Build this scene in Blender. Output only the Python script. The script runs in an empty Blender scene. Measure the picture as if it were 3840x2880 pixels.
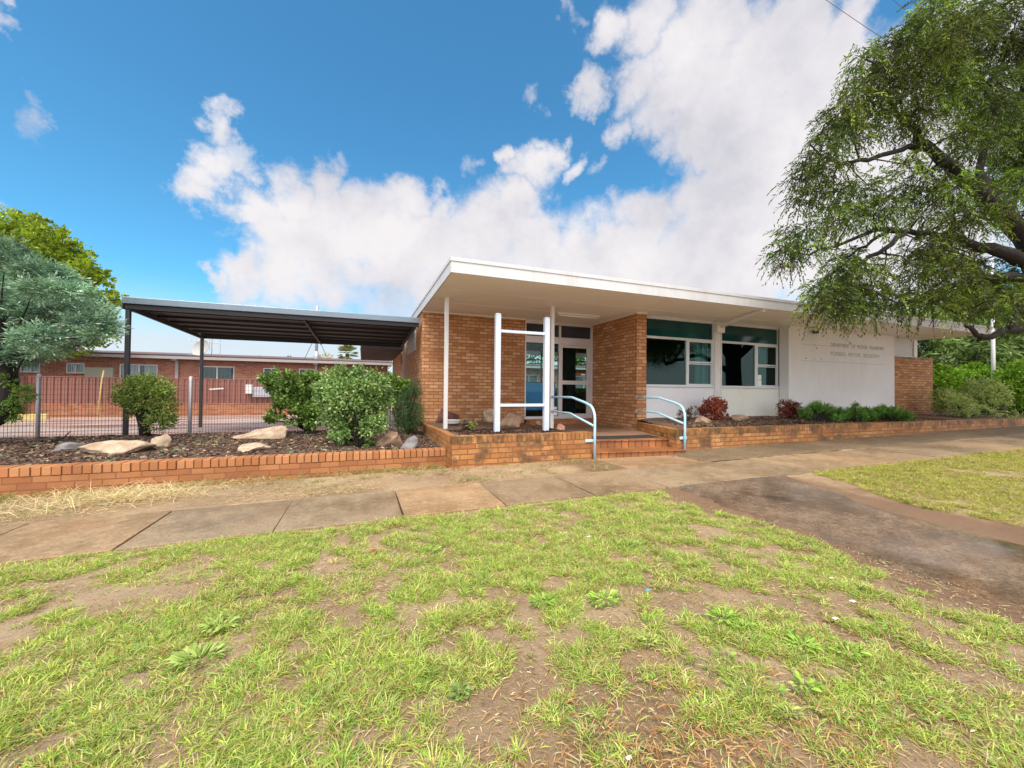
import bpy, bmesh, math, random
import numpy as np
from mathutils import Vector, Matrix, noise as mnoise

random.seed(7)
RNG = np.random.default_rng(11)
R = math.radians
S = bpy.context.scene
COL = S.collection

# ------------------------------------------------------------------ camera model (also used to read distances off the survey)
FPX, YAW, PIT, ROL, EYE = 396.5, R(20.65), R(0.845), R(0.584), 1.2

def ray(sx, sy):
    u = sx / 3.75 - 512; v = sy / 3.75 - 384
    c, s = math.cos(ROL), math.sin(ROL)
    px = c * u + s * v; py = -s * u + c * v
    r = px / FPX; z2 = -py / FPX
    d = math.cos(PIT) - z2 * math.sin(PIT); z = math.sin(PIT) + z2 * math.cos(PIT)
    return Vector((d * math.sin(YAW) + r * math.cos(YAW), d * math.cos(YAW) - r * math.sin(YAW), z))

def far(sx, sy, d):
    return Vector((0, 0, EYE)) + ray(sx, sy) * d

def spot(sx, sy, Y=None, Z=None, X=None):
    r = ray(sx, sy)
    if Y is not None: t = Y / r.y
    elif X is not None: t = X / r.x
    else: t = (Z - EYE) / r.z
    return Vector((0, 0, EYE)) + r * t

def depth(p):
    return (p.x * math.sin(YAW) + p.y * math.cos(YAW)) * math.cos(PIT) + (p.z - EYE) * math.sin(PIT)

def gz(x):
    return -0.1 + 0.0125 * min(max(x, -16), 30)

def gspot(sx, sy):
    r = ray(sx, sy)
    t = (EYE + 0.1) / (0.0125 * r.x - r.z)
    return Vector((0, 0, EYE)) + r * t

def pxm(d):          # metres per source pixel at depth d
    return d / FPX / 3.75

# crop coordinates -> photograph coordinates
c1 = lambda x, y: (.7233 * x, 700 + .7233 * y)
c2 = lambda x, y: (400 + .4219 * x, 1050 + .4219 * y)
c3 = lambda x, y: (900 + .4218 * x, 1100 + .4218 * y)
c4 = lambda x, y: (1500 + .4823 * x, 900 + .4823 * y)
c5 = lambda x, y: (1900 + .4219 * x, 1100 + .4219 * y)
c6 = lambda x, y: (2500 + .3617 * x, 1100 + .3617 * y)
c7 = lambda x, y: (2900 + .425 * x, 1100 + .425 * y)
c8 = lambda x, y: (2700 + .7835 * x, .7835 * y)
c10 = lambda x, y: (2400 + .27125 * x, 1450 + .27125 * y)
p3 = lambda x, y: (1560 + .3165 * x, 1450 + .3165 * y)
r2 = lambda x, y: (.5727 * x, 750 + .5727 * y)
r3 = lambda x, y: (3440 + .446 * x, 900 + .446 * y)
s5 = lambda x, y: (960 + .28933 * x, 1280 + .28933 * y)
f4 = lambda x, y: (.452 * x, 1600 + .452 * y)
f5 = lambda x, y: (1000 + .678 * x, 1650 + .678 * y)
f6 = lambda x, y: (2400 + .651 * x, 1600 + .651 * y)
f7 = lambda x, y: (600 + .633 * x, 2100 + .633 * y)
f8 = lambda x, y: (2000 + .832 * x, 2100 + .832 * y)

# ------------------------------------------------------------------ object helpers
ROOT = {}

def tag(o, label=None, cat=None, group=None, kind=None):
    if label: o['label'] = label
    if cat: o['category'] = cat
    if group: o['group'] = group
    if kind: o['kind'] = kind
    return o

def thing(name, label, cat, loc, group=None):
    o = bpy.data.objects.new(name, None); COL.objects.link(o)
    o.location = loc; o.empty_display_size = .2
    ROOT[o.name] = Vector(loc)
    return tag(o, label, cat, group)

def link(name, me, parent, loc):
    o = bpy.data.objects.new(name, me); COL.objects.link(o)
    if parent is not None:
        o.parent = parent
        ROOT[o.name] = ROOT[parent.name]
    else:
        o.location = loc
        ROOT[o.name] = Vector(loc)
    return o

class MB:
    def __init__(s):
        s.v = []; s.f = []; s.c = []
    def add(s, vs, fs, col=None):
        n = len(s.v)
        s.v += [tuple(p) for p in vs]
        s.f += [tuple(i + n for i in f) for f in fs]
        if col is not None:
            while len(s.c) < len(s.f) - len(fs): s.c.append((1, 1, 1))
            s.c += [col] * len(fs)
        return s
    def box(s, x0, y0, z0, x1, y1, z1, col=None):
        if x1 < x0: x0, x1 = x1, x0
        if y1 < y0: y0, y1 = y1, y0
        if z1 < z0: z0, z1 = z1, z0
        vs = [(x, y, z) for z in (z0, z1) for y in (y0, y1) for x in (x0, x1)]
        return s.add(vs, [(0, 2, 3, 1), (4, 5, 7, 6), (0, 1, 5, 4), (2, 6, 7, 3), (0, 4, 6, 2), (1, 3, 7, 5)], col)
    def prism(s, poly, z0, z1, col=None):           # poly in xy, counter-clockwise; z1 may be a list
        n = len(poly)
        zt = z1 if isinstance(z1, (list, tuple)) else [z1] * n
        zb = z0 if isinstance(z0, (list, tuple)) else [z0] * n
        vs = [(p[0], p[1], b) for p, b in zip(poly, zb)] + [(p[0], p[1], t) for p, t in zip(poly, zt)]
        fs = [tuple(range(n - 1, -1, -1)), tuple(range(n, 2 * n))]
        for i in range(n):
            j = (i + 1) % n
            fs.append((i, j, n + j, n + i))
        return s.add(vs, fs, col)
    def beam(s, a, b, w, h, up=(0, 0, 1), col=None):  # rectangular bar from a to b
        a, b = Vector(a), Vector(b); d = (b - a).normalized(); up = Vector(up)
        x = d.cross(up)
        if x.length < 1e-5: x = d.cross(Vector((0, 1, 0)))
        x.normalize(); y = x.cross(d)
        vs = []
        for p in (a, b):
            for i, j in ((-1, -1), (1, -1), (1, 1), (-1, 1)):
                vs.append(p + x * (i * w / 2) + y * (j * h / 2))
        return s.add(vs, [(3, 2, 1, 0), (4, 5, 6, 7), (0, 1, 5, 4), (1, 2, 6, 5), (2, 3, 7, 6), (3, 0, 4, 7)], col)
    def tube(s, pts, rad, n=8, cap=True, col=None):
        pts = [Vector(p) for p in pts]
        if not isinstance(rad, (list, tuple)): rad = [rad] * len(pts)
        vs = []; fs = []; ref = None
        for i, p in enumerate(pts):
            if i == 0: d = pts[1] - p
            elif i == len(pts) - 1: d = p - pts[i - 1]
            else: d = (pts[i + 1] - p).normalized() + (p - pts[i - 1]).normalized()
            d.normalize()
            if ref is None:
                ref = d.orthogonal().normalized()
            ref = (ref - d * ref.dot(d)).normalized()
            q = d.cross(ref)
            for k in range(n):
                a = 2 * math.pi * k / n
                vs.append(p + (ref * math.cos(a) + q * math.sin(a)) * rad[i])
        for i in range(len(pts) - 1):
            for k in range(n):
                fs.append((i * n + k, i * n + (k + 1) % n, (i + 1) * n + (k + 1) % n, (i + 1) * n + k))
        if cap:
            fs.append(tuple(range(n - 1, -1, -1))); m = (len(pts) - 1) * n
            fs.append(tuple(range(m, m + n)))
        return s.add(vs, fs, col)
    def build(s, name, mat, parent=None, smooth=False, bevel=0, loc=None):
        if parent is not None: off = ROOT[parent.name]
        else: off = Vector(loc) if loc is not None else Vector((0, 0, 0))
        me = bpy.data.meshes.new(name)
        me.from_pydata([(p[0] - off.x, p[1] - off.y, p[2] - off.z) for p in s.v], [], s.f)
        if mat: me.materials.append(mat)
        if s.c:
            while len(s.c) < len(s.f): s.c.append((1, 1, 1))
            at = me.color_attributes.new('tint', 'FLOAT_COLOR', 'CORNER')
            arr = []
            for p in me.polygons:
                c = s.c[p.index]
                arr += [c[0], c[1], c[2], 1.0] * p.loop_total
            at.data.foreach_set('color', arr)
        if smooth: me.polygons.foreach_set('use_smooth', [True] * len(me.polygons))
        me.update()
        o = link(name, me, parent, off)
        if bevel:
            m = o.modifiers.new('edge', 'BEVEL'); m.width = bevel; m.segments = 2; m.limit_method = 'ANGLE'; m.angle_limit = R(40)
        return o

def npmesh(name, V, F, mat, parent=None, colors=None, loc=None, smooth=False):
    """V (n,3), F (m,k) numpy; colors (m,3) per face"""
    if parent is not None: off = ROOT[parent.name]
    else: off = Vector(loc) if loc is not None else Vector((0, 0, 0))
    V = np.asarray(V, dtype=np.float32) - np.array(off, dtype=np.float32)
    F = np.asarray(F, dtype=np.int32); k = F.shape[1]
    me = bpy.data.meshes.new(name)
    me.vertices.add(len(V)); me.vertices.foreach_set('co', V.ravel())
    me.loops.add(F.size); me.loops.foreach_set('vertex_index', F.ravel())
    me.polygons.add(len(F))
    me.polygons.foreach_set('loop_start', np.arange(0, F.size, k, dtype=np.int32))
    me.polygons.foreach_set('loop_total', np.full(len(F), k, dtype=np.int32))
    if smooth: me.polygons.foreach_set('use_smooth', np.ones(len(F), dtype=bool))
    me.update(calc_edges=True)
    if colors is not None:
        at = me.color_attributes.new('tint', 'FLOAT_COLOR', 'CORNER')
        c = np.ones((len(F), k, 4), dtype=np.float32); c[:, :, :3] = np.asarray(colors, dtype=np.float32)[:, None, :]
        at.data.foreach_set('color', c.ravel())
    if mat: me.materials.append(mat)
    return link(name, me, parent, off)

# ------------------------------------------------------------------ node helpers
def newmat(name):
    m = bpy.data.materials.new(name); m.use_nodes = True
    nt = m.node_tree; nt.nodes.clear()
    out = nt.nodes.new('ShaderNodeOutputMaterial')
    return m, nt, out

def N(nt, t, **kw):
    n = nt.nodes.new(t)
    for k, v in kw.items():
        if k.startswith('i_'):
            key = k[2:]
            n.inputs[int(key) if key.isdigit() else key].default_value = v
        else: setattr(n, k, v)
    return n

def L(nt, a, b): nt.links.new(a, b)

def math_(nt, op, a, b=None, c=None, clamp=False):
    n = nt.nodes.new('ShaderNodeMath'); n.operation = op; n.use_clamp = clamp
    for i, x in enumerate((a, b, c)):
        if x is None: continue
        if isinstance(x, (int, float)): n.inputs[i].default_value = x
        else: nt.links.new(x, n.inputs[i])
    return n.outputs[0]

def vmath(nt, op, a, b=None):
    n = nt.nodes.new('ShaderNodeVectorMath'); n.operation = op
    for i, x in enumerate((a, b)):
        if x is None: continue
        if isinstance(x, (tuple, list, Vector)): n.inputs[i].default_value = x
        else: nt.links.new(x, n.inputs[i])
    return n.outputs['Value'] if op in ('DOT_PRODUCT', 'LENGTH') else n.outputs['Vector']

def mixc(nt, fac, a, b, mode='MIX'):
    n = nt.nodes.new('ShaderNodeMix'); n.data_type = 'RGBA'; n.blend_type = mode
    for s, x in ((n.inputs[0], fac), (n.inputs[6], a), (n.inputs[7], b)):
        if isinstance(x, (int, float)): s.default_value = x
        elif isinstance(x, (tuple, list)): s.default_value = (*x[:3], 1)
        else: nt.links.new(x, s)
    return n.outputs[2]

def ramp(nt, fac, stops):
    n = nt.nodes.new('ShaderNodeValToRGB')
    e = n.color_ramp.elements
    while len(e) < len(stops): e.new(0.5)
    for x, (p, c) in zip(e, stops):
        x.position = p; x.color = (*c, 1) if not isinstance(c, (int, float)) else (c, c, c, 1)
    nt.links.new(fac, n.inputs[0])
    return n.outputs[0]

def noise(nt, vec, scale, detail=4, rough=.55, out='Fac'):
    n = nt.nodes.new('ShaderNodeTexNoise'); n.inputs['Scale'].default_value = scale
    n.inputs['Detail'].default_value = detail; n.inputs['Roughness'].default_value = rough
    if vec is not None: nt.links.new(vec, n.inputs['Vector'])
    return n.outputs[out]

def pos(nt): return nt.nodes.new('ShaderNodeNewGeometry').outputs['Position']

def bsdf(nt, out, base, rough=.6, bump=None, bump_s=.3, bump_d=.01, metal=0, spec=.5, **kw):
    b = nt.nodes.new('ShaderNodeBsdfPrincipled')
    for s, x in (('Base Color', base), ('Roughness', rough), ('Metallic', metal), ('Specular IOR Level', spec)):
        if isinstance(x, (int, float)): b.inputs[s].default_value = x
        elif isinstance(x, (tuple, list)): b.inputs[s].default_value = (*x[:3], 1)
        else: nt.links.new(x, b.inputs[s])
    if bump is not None:
        n = nt.nodes.new('ShaderNodeBump'); n.inputs['Strength'].default_value = bump_s; n.inputs['Distance'].default_value = bump_d
        nt.links.new(bump, n.inputs['Height']); nt.links.new(n.outputs[0], b.inputs['Normal'])
    nt.links.new(b.outputs[0], out.inputs[0])
    return b

def paint(name, c, rough=.45, var=.12, scale=6, metal=0, dirt=None, bump=.12, spec=.5, streak=None):
    m, nt, out = newmat(name); p = pos(nt)
    n1 = noise(nt, p, scale, 5); n2 = noise(nt, p, scale * 9, 3)
    col = mixc(nt, math_(nt, 'MULTIPLY', n1, 1.0), tuple(x * (1 - var) for x in c), tuple(min(1, x * (1 + var)) for x in c))
    if dirt:
        d = ramp(nt, noise(nt, p, scale * .6, 6, .65), [(.5, 0), (.75, 1)])
        col = mixc(nt, math_(nt, 'MULTIPLY', d, dirt[1]), col, dirt[0])
    if streak:
        mp = N(nt, 'ShaderNodeMapping'); mp.inputs['Scale'].default_value = (streak[2] if len(streak) > 2 else 5,) * 2 + (.35,); L(nt, p, mp.inputs[0])
        sk = ramp(nt, noise(nt, mp.outputs[0], 1.6, 6, .7), [(.50, 0), (.74, 1)])
        col = mixc(nt, math_(nt, 'MULTIPLY', sk, streak[1]), col, streak[0])
    rg = math_(nt, 'MULTIPLY_ADD', n2, .25, rough - .12)
    bsdf(nt, out, col, rg, n2, bump, .004, metal, spec)
    return m

def brick_mat(name, stops, mortar, bw=.24, rh=.0862, ms=.010, off=.5, u='auto', stain=None, z0=0.0, rough=.8, grime=.35):
    m, nt, out = newmat(name)
    g = nt.nodes.new('ShaderNodeNewGeometry')
    sp = N(nt, 'ShaderNodeSeparateXYZ'); L(nt, g.outputs['Position'], sp.inputs[0])
    sn = N(nt, 'ShaderNodeSeparateXYZ'); L(nt, g.outputs['True Normal'], sn.inputs[0])
    if u == 'x': uu = sp.outputs[0]
    elif u == 'y': uu = sp.outputs[1]
    else:
        t = math_(nt, 'GREATER_THAN', math_(nt, 'ABSOLUTE', sn.outputs[0]), .6)
        mx = N(nt, 'ShaderNodeMix'); mx.data_type = 'FLOAT'
        L(nt, t, mx.inputs[0]); L(nt, sp.outputs[0], mx.inputs[2]); L(nt, sp.outputs[1], mx.inputs[3]); uu = mx.outputs[0]
    wob = noise(nt, g.outputs['Position'], 9, 2)
    cb = N(nt, 'ShaderNodeCombineXYZ')
    L(nt, math_(nt, 'ADD', math_(nt, 'MULTIPLY_ADD', wob, .008, -.004), math_(nt, 'ADD', uu, 50)), cb.inputs[0])
    L(nt, math_(nt, 'ADD', sp.outputs[2], 8.62 - z0), cb.inputs[1])
    b = N(nt, 'ShaderNodeTexBrick', offset=off, squash=1.0)
    b.inputs['Color1'].default_value = (0, 0, 0, 1); b.inputs['Color2'].default_value = (1, 1, 1, 1); b.inputs['Mortar'].default_value = (.5, .5, .5, 1)
    b.inputs['Scale'].default_value = 1; b.inputs['Mortar Size'].default_value = ms; b.inputs['Mortar Smooth'].default_value = .15
    b.inputs['Brick Width'].default_value = bw; b.inputs['Row Height'].default_value = rh; b.inputs['Bias'].default_value = 0
    L(nt, cb.outputs[0], b.inputs['Vector'])
    face = ramp(nt, b.outputs['Color'], stops)
    fine = noise(nt, g.outputs['Position'], 60, 4, .7)
    face = mixc(nt, math_(nt, 'MULTIPLY', fine, .5), face, tuple(x * .55 for x in stops[0][1]))
    big = noise(nt, g.outputs['Position'], 1.3, 5, .6)
    face = mixc(nt, math_(nt, 'MULTIPLY', ramp(nt, big, [(.42, 0), (.7, 1)]), grime), face, tuple(x * .6 for x in mortar))
    if stain:
        sz = ramp(nt, noise(nt, g.outputs['Position'], stain[2], 5, .7), [(stain[3], 0), (stain[3] + .12, 1)])
        face = mixc(nt, math_(nt, 'MULTIPLY', sz, stain[1]), face, stain[0])
    col = mixc(nt, b.outputs['Fac'], face, mortar)
    h = math_(nt, 'MULTIPLY_ADD', b.outputs['Fac'], -1.0, math_(nt, 'MULTIPLY', fine, .35))
    bsdf(nt, out, col, rough, h, .8, .008)
    return m

def leafmat(name, trans=.3, rough=.55, spec=.25):
    m, nt, out = newmat(name)
    a = N(nt, 'ShaderNodeAttribute', attribute_name='tint')
    b = nt.nodes.new('ShaderNodeBsdfPrincipled')
    L(nt, a.outputs['Color'], b.inputs['Base Color']); b.inputs['Roughness'].default_value = rough; b.inputs['Specular IOR Level'].default_value = spec
    t = nt.nodes.new('ShaderNodeBsdfTranslucent')
    L(nt, mixc(nt, .5, a.outputs['Color'], (.9, 1, .3), 'MULTIPLY'), t.inputs[0])
    mx = nt.nodes.new('ShaderNodeMixShader'); mx.inputs[0].default_value = trans
    L(nt, b.outputs[0], mx.inputs[1]); L(nt, t.outputs[0], mx.inputs[2]); L(nt, mx.outputs[0], out.inputs[0])
    return m
# ------------------------------------------------------------------ materials
M = {}
ORANGE = [(0, (.39, .165, .062)), (.3, (.53, .25, .100)), (.65, (.61, .315, .135)), (1, (.72, .44, .23))]
GARDEN = [(0, (.37, .14, .038)), (.3, (.48, .205, .055)), (.7, (.56, .265, .078)), (1, (.62, .33, .12))]
M['brick'] = brick_mat('orange_brick', ORANGE, (.25, .105, .046), grime=.2, z0=.272)
M['brick_garden'] = brick_mat('garden_brick', GARDEN, (.23, .085, .03), z0=.318, bw=.26, ms=.009, stain=((.085, .055, .025), .9, 2.2, .50), rough=.6)
M['brick_garden_clean'] = brick_mat('garden_brick_low', [(0, (.36, .135, .045)), (.5, (.45, .185, .065)), (1, (.53, .235, .085))], (.25, .09, .035), z0=.064, bw=.27, ms=.007, rough=.7, stain=((.18, .08, .035), .4, 2.2, .58))
M['rowlock_x'] = brick_mat('rowlock_brick', GARDEN, (.20, .075, .03), bw=.087, rh=30, ms=.007, off=0, u='x', stain=((.095, .06, .022), .9, 2.2, .46), rough=.55)
M['rowlock_y'] = brick_mat('rowlock_brick_side', GARDEN, (.20, .075, .03), bw=.087, rh=30, ms=.007, off=0, u='y', stain=((.11, .065, .022), .6, 2.2, .56), rough=.55)
M['rowlock_low'] = brick_mat('rowlock_brick_low', [(0, (.40, .155, .05)), (.5, (.52, .21, .07)), (1, (.60, .28, .115))], (.25, .09, .035), bw=.098, rh=30, ms=.006, off=0, u='x', rough=.6, stain=((.3, .15, .08), .5, 2.2, .6))
M['tile'] = brick_mat('terracotta_tile', [(0, (.26, .095, .032)), (.5, (.40, .160, .052)), (1, (.52, .20, .065))], (.13, .045, .02), bw=.152, rh=30, ms=.010, off=0, u='x', rough=.35)
M['house_brick'] = brick_mat('red_house_brick', [(0, (.30, .098, .056)), (.5, (.43, .155, .09)), (1, (.53, .225, .14))], (.40, .26, .19), z0=0, grime=.15)
M['base_brick'] = brick_mat('fence_base_brick', [(0, (.36, .13, .06)), (.5, (.45, .18, .085)), (1, (.52, .235, .12))], (.30, .14, .08), grime=.25)
M['white'] = paint('white_paint', (.70, .70, .69), .4, .05, streak=((.50, .49, .45), .4))
M['white_blue'] = paint('white_gloss_post', (.60, .67, .77), .35, .04, streak=((.40, .43, .46), .35))
M['render'] = paint('white_render', (.74, .74, .74), .8, .05, 1.1, dirt=((.62, .60, .54), .4), bump=.35, streak=((.56, .545, .49), .28, 1.6))
M['spandrel'] = paint('spandrel_sheet', (.74, .76, .79), .6, .03, dirt=((.72, .72, .64), .4))
M['spandrel_cream'] = paint('spandrel_sheet_cream', (.78, .80, .72), .6, .03, dirt=((.66, .66, .55), .5))
M['fascia'] = paint('fascia_paint', (.60, .615, .63), .6, .06, 3, dirt=((.40, .39, .36), .35), streak=((.40, .40, .38), .45))
M['soffit'] = paint('soffit_paint', (.90, .85, .77), .7, .05, .8)
M['trim'] = paint('cream_trim', (.74, .73, .70), .5, .05)
M['frame'] = paint('aluminium_frame', (.60, .63, .64), .35, .05, metal=.2)
M['doorframe'] = paint('door_aluminium', (.60, .57, .55), .35, .06, metal=.2)
M['rail'] = paint('pale_blue_paint', (.42, .70, .84), .28, .05)
M['steel_dark'] = paint('dark_steel', (.026, .028, .032), .5, .15)
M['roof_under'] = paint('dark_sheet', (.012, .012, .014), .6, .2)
M['roof_sheet'] = paint('grey_sheet', (.20, .25, .29), .3, .12, 3, metal=.6)
M['gutter'] = paint('grey_gutter', (.36, .35, .34), .45, .08)
M['galv'] = paint('galvanised', (.46, .47, .50), .45, .12, 12, metal=.3)
M['wire'] = paint('fence_wire', (.04, .03, .035), .5, .1)
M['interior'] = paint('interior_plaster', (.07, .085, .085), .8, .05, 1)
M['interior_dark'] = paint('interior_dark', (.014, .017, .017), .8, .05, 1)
M['blue'] = paint('blue_counter', (.0, .24, .66), .4, .05)
M['blind'] = paint('office_curtain', (.34, .36, .36), .9, .06, 12)
M['curtain'] = paint('grey_curtain', (.62, .65, .66), .9, .06, 12)
M['paper'] = paint('paper', (.85, .86, .86), .8, .03)
M['black'] = paint('black_plastic', (.02, .02, .022), .4, .1)
M['mat'] = paint('rubber_mat', (.025, .02, .02), .8, .2, 40, bump=.5)
M['asbestos'] = paint('grey_vent', (.42, .43, .42), .7, .1)
M['cream_board'] = paint('cream_board', (.58, .50, .36), .7, .08)
M['yellow'] = paint('yellow_paint', (.60, .46, .16), .5, .08)
M['palegreen_box'] = paint('meter_box_paint', (.40, .38, .30), .5, .06)
M['letters'] = paint('letter_ghost', (.25, .225, .19), .8, .25, 14)
M['letters_faint'] = paint('letter_ghost_faint', (.36, .34, .30), .8, .2, 14)
M['hole'] = paint('bolt_hole', (.06, .05, .045), .9)
M['rust'] = paint('rust_stain', (.16, .06, .025), .9)
M['red_litter'] = paint('red_plastic', (.55, .03, .02), .4)
M['blue_litter'] = paint('blue_plastic', (.05, .45, .65), .4)
M['terracotta_pot'] = paint('stone_dark', (.20, .105, .075), .8, .2, 5, bump=.4)

def colorbond():
    m, nt, out = newmat('ribbed_brown_sheet'); p = pos(nt)
    n1 = noise(nt, p, 2, 4)
    bsdf(nt, out, mixc(nt, n1, (.22, .088, .064), (.28, .118, .086)), .45)
    return m
M['colorbond'] = colorbond()

def glass(name, tint, refl=.05):
    m, nt, out = newmat(name)
    t = nt.nodes.new('ShaderNodeBsdfTransparent'); t.inputs[0].default_value = (*tint, 1)
    g = nt.nodes.new('ShaderNodeBsdfGlossy'); g.inputs['Roughness'].default_value = .01; g.inputs[0].default_value = (.9, 1, .97, 1)
    lw = nt.nodes.new('ShaderNodeLayerWeight'); lw.inputs[0].default_value = .5
    f5 = math_(nt, 'POWER', lw.outputs['Facing'], 5.0)
    mx = nt.nodes.new('ShaderNodeMixShader')
    L(nt, math_(nt, 'MULTIPLY_ADD', f5, .5, refl, clamp=True), mx.inputs[0])
    L(nt, t.outputs[0], mx.inputs[1]); L(nt, g.outputs[0], mx.inputs[2]); L(nt, mx.outputs[0], out.inputs[0])
    return m
M['glass'] = glass('tinted_glass', (.48, .76, .72), .022)
M['glass_clear'] = glass('clear_glass', (.74, .93, .92), .015)
M['glass_house'] = glass('house_glass', (.8, .85, .85), .03)

def painted_glass(name, c, c2):
    m, nt, out = newmat(name); p = pos(nt)
    col = mixc(nt, ramp(nt, noise(nt, p, 1.2, 3), [(.35, 0), (.7, 1)]), c, c2)
    bsdf(nt, out, col, .08, spec=.35)
    return m
M['green_panel'] = painted_glass('green_spandrel_glass', (.005, .040, .040), (.008, .070, .062))
M['grey_panel'] = painted_glass('grey_transom_glass', (.035, .040, .052), (.050, .054, .065))

def soil():
    m, nt, out = newmat('verge_soil'); p = pos(nt)
    a = noise(nt, p, 1.1, 6, .6); b = noise(nt, p, 14, 6, .75); c = noise(nt, p, 75, 5, .75)
    col = ramp(nt, a, [(.30, (.29, .185, .098)), (.5, (.405, .275, .155)), (.68, (.52, .38, .228))])
    col = mixc(nt, ramp(nt, b, [(.54, 0), (.68, .7)]), col, (.21, .122, .062))
    col = mixc(nt, ramp(nt, c, [(.54, 0), (.68, .7)]), col, (.58, .46, .30))
    sx = N(nt, 'ShaderNodeSeparateXYZ'); L(nt, p, sx.inputs[0])
    wb = math_(nt, 'ADD', math_(nt, 'ABSOLUTE', math_(nt, 'SUBTRACT', sx.outputs[0], 4.55)), math_(nt, 'MULTIPLY', math_(nt, 'SUBTRACT', a, .5), 1.6))
    mk = N(nt, 'ShaderNodeMapRange'); mk.interpolation_type = 'SMOOTHSTEP'; L(nt, wb, mk.inputs[0]); mk.inputs[1].default_value = 1.55; mk.inputs[2].default_value = 1.05
    col = mixc(nt, math_(nt, 'MULTIPLY', mk.outputs[0], .75), col, (.20, .105, .055))
    bsdf(nt, out, col, math_(nt, 'MULTIPLY_ADD', b, .3, .6), math_(nt, 'ADD', b, math_(nt, 'MULTIPLY', c, .9)), 1.0, .022)
    return m
M['soil'] = soil()

def mulch(name, dark, mid, light):
    m, nt, out = newmat(name); p = pos(nt)
    a = noise(nt, p, 1.5, 5, .6); b = noise(nt, p, 30, 6, .7)
    col = ramp(nt, b, [(.35, dark), (.55, mid), (.75, light)])
    col = mixc(nt, ramp(nt, a, [(.45, 0), (.65, .6)]), col, tuple(x * 1.35 for x in mid))
    bsdf(nt, out, col, .85, b, 1, .03)
    return m
M['mulch'] = mulch('wood_mulch', (.05, .030, .020), (.13, .080, .055), (.26, .175, .12))
M['mulch_dark'] = mulch('dark_mulch', (.022, .013, .010), (.055, .033, .025), (.13, .085, .06))
M['bed_soil'] = mulch('garden_soil', (.07, .038, .022), (.15, .088, .055), (.24, .16, .105))

def concrete(name, dry, wet, rust=None, scale=1.0, cut=(.42, .6), gloss=.28, bmp=.4, spread=.42):
    m, nt, out = newmat(name); p = pos(nt)
    a = noise(nt, p, .9 * scale, 6, .62); b = noise(nt, p, 7 * scale, 6, .7); c = noise(nt, p, 120, 3, .6)
    f = ramp(nt, math_(nt, 'MULTIPLY_ADD', b, .35, math_(nt, 'MULTIPLY', a, .75)), [(cut[0], 0), (cut[1], 1)])
    col = mixc(nt, f, wet, dry)
    col = mixc(nt, ramp(nt, c, [(.4, .0), (.75, .5)]), col, tuple(x * .5 for x in wet))
    col = mixc(nt, ramp(nt, b, [(.52, 0), (.78, .45)]), col, tuple(x * 1.3 for x in dry))
    if rust: col = mixc(nt, ramp(nt, noise(nt, p, 1.7 * scale, 6, .7), [(.52, 0), (.66, .75)]), col, rust)
    col = mixc(nt, ramp(nt, noise(nt, p, 38, 5, .75), [(.40, .55), (.56, 0)]), col, tuple(x * .62 for x in wet))
    at = N(nt, 'ShaderNodeAttribute', attribute_name='tint')
    has = N(nt, 'ShaderNodeMix'); has.data_type = 'RGBA'; has.blend_type = 'MULTIPLY'; has.inputs[0].default_value = 1
    L(nt, col, has.inputs[6]); L(nt, at.outputs['Color'], has.inputs[7])
    rg = math_(nt, 'MULTIPLY_ADD', f, spread, gloss)
    bsdf(nt, out, has.outputs[2], rg, math_(nt, 'ADD', c, b), bmp, .006)
    return m
M['path'] = concrete('footpath_concrete', (.40, .280, .160), (.24, .160, .085), (.31, .18, .09), gloss=.24)
M['drive'] = concrete('wet_crossing', (.31, .215, .14), (.080, .052, .032), (.19, .095, .045), .9, (.43, .63), .06, .06, .16)

def yardmat():
    m, nt, out = newmat('yard_asphalt'); p = pos(nt)
    mp = N(nt, 'ShaderNodeMapping'); mp.inputs['Scale'].default_value = (.16, 1.0, 1); L(nt, p, mp.inputs[0])
    a = noise(nt, mp.outputs[0], .75, 6, .6); b = noise(nt, p, 40, 4, .6)
    col = ramp(nt, a, [(.40, (.24, .115, .085)), (.47, (.42, .33, .29)), (.54, (.62, .56, .54)), (.62, (.36, .20, .16))])
    bsdf(nt, out, col, ramp(nt, a, [(.44, .45), (.54, .2)]), b, .3, .004)
    return m
M['yard'] = yardmat()
M['porch'] = concrete('porch_concrete', (.30, .19, .125), (.14, .088, .058), None, 1.4, (.4, .6), .3)

def rockmat(name, c1_, c2_):
    m, nt, out = newmat(name); p = pos(nt)
    a = noise(nt, p, 6, 6, .65); b = noise(nt, p, 45, 4, .7)
    col = ramp(nt, a, [(.35, c2_), (.6, c1_)])
    col = mixc(nt, ramp(nt, b, [(.5, 0), (.75, .4)]), col, tuple(x * .55 for x in c2_))
    bsdf(nt, out, col, .8, math_(nt, 'ADD', a, math_(nt, 'MULTIPLY', b, .5)), .7, .02)
    return m
M['rock_pale'] = rockmat('pale_sandstone', (.56, .44, .31), (.34, .225, .14))
M['rock_brown'] = rockmat('brown_sandstone', (.40, .27, .17), (.21, .12, .075))
M['rock_red'] = rockmat('red_rock', (.42, .23, .15), (.28, .125, .075))
M['rock_grey'] = rockmat('grey_rock', (.24, .23, .23), (.15, .13, .12))
M['rock_dark'] = rockmat('dark_red_boulder', (.17, .075, .055), (.09, .04, .03))

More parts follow.
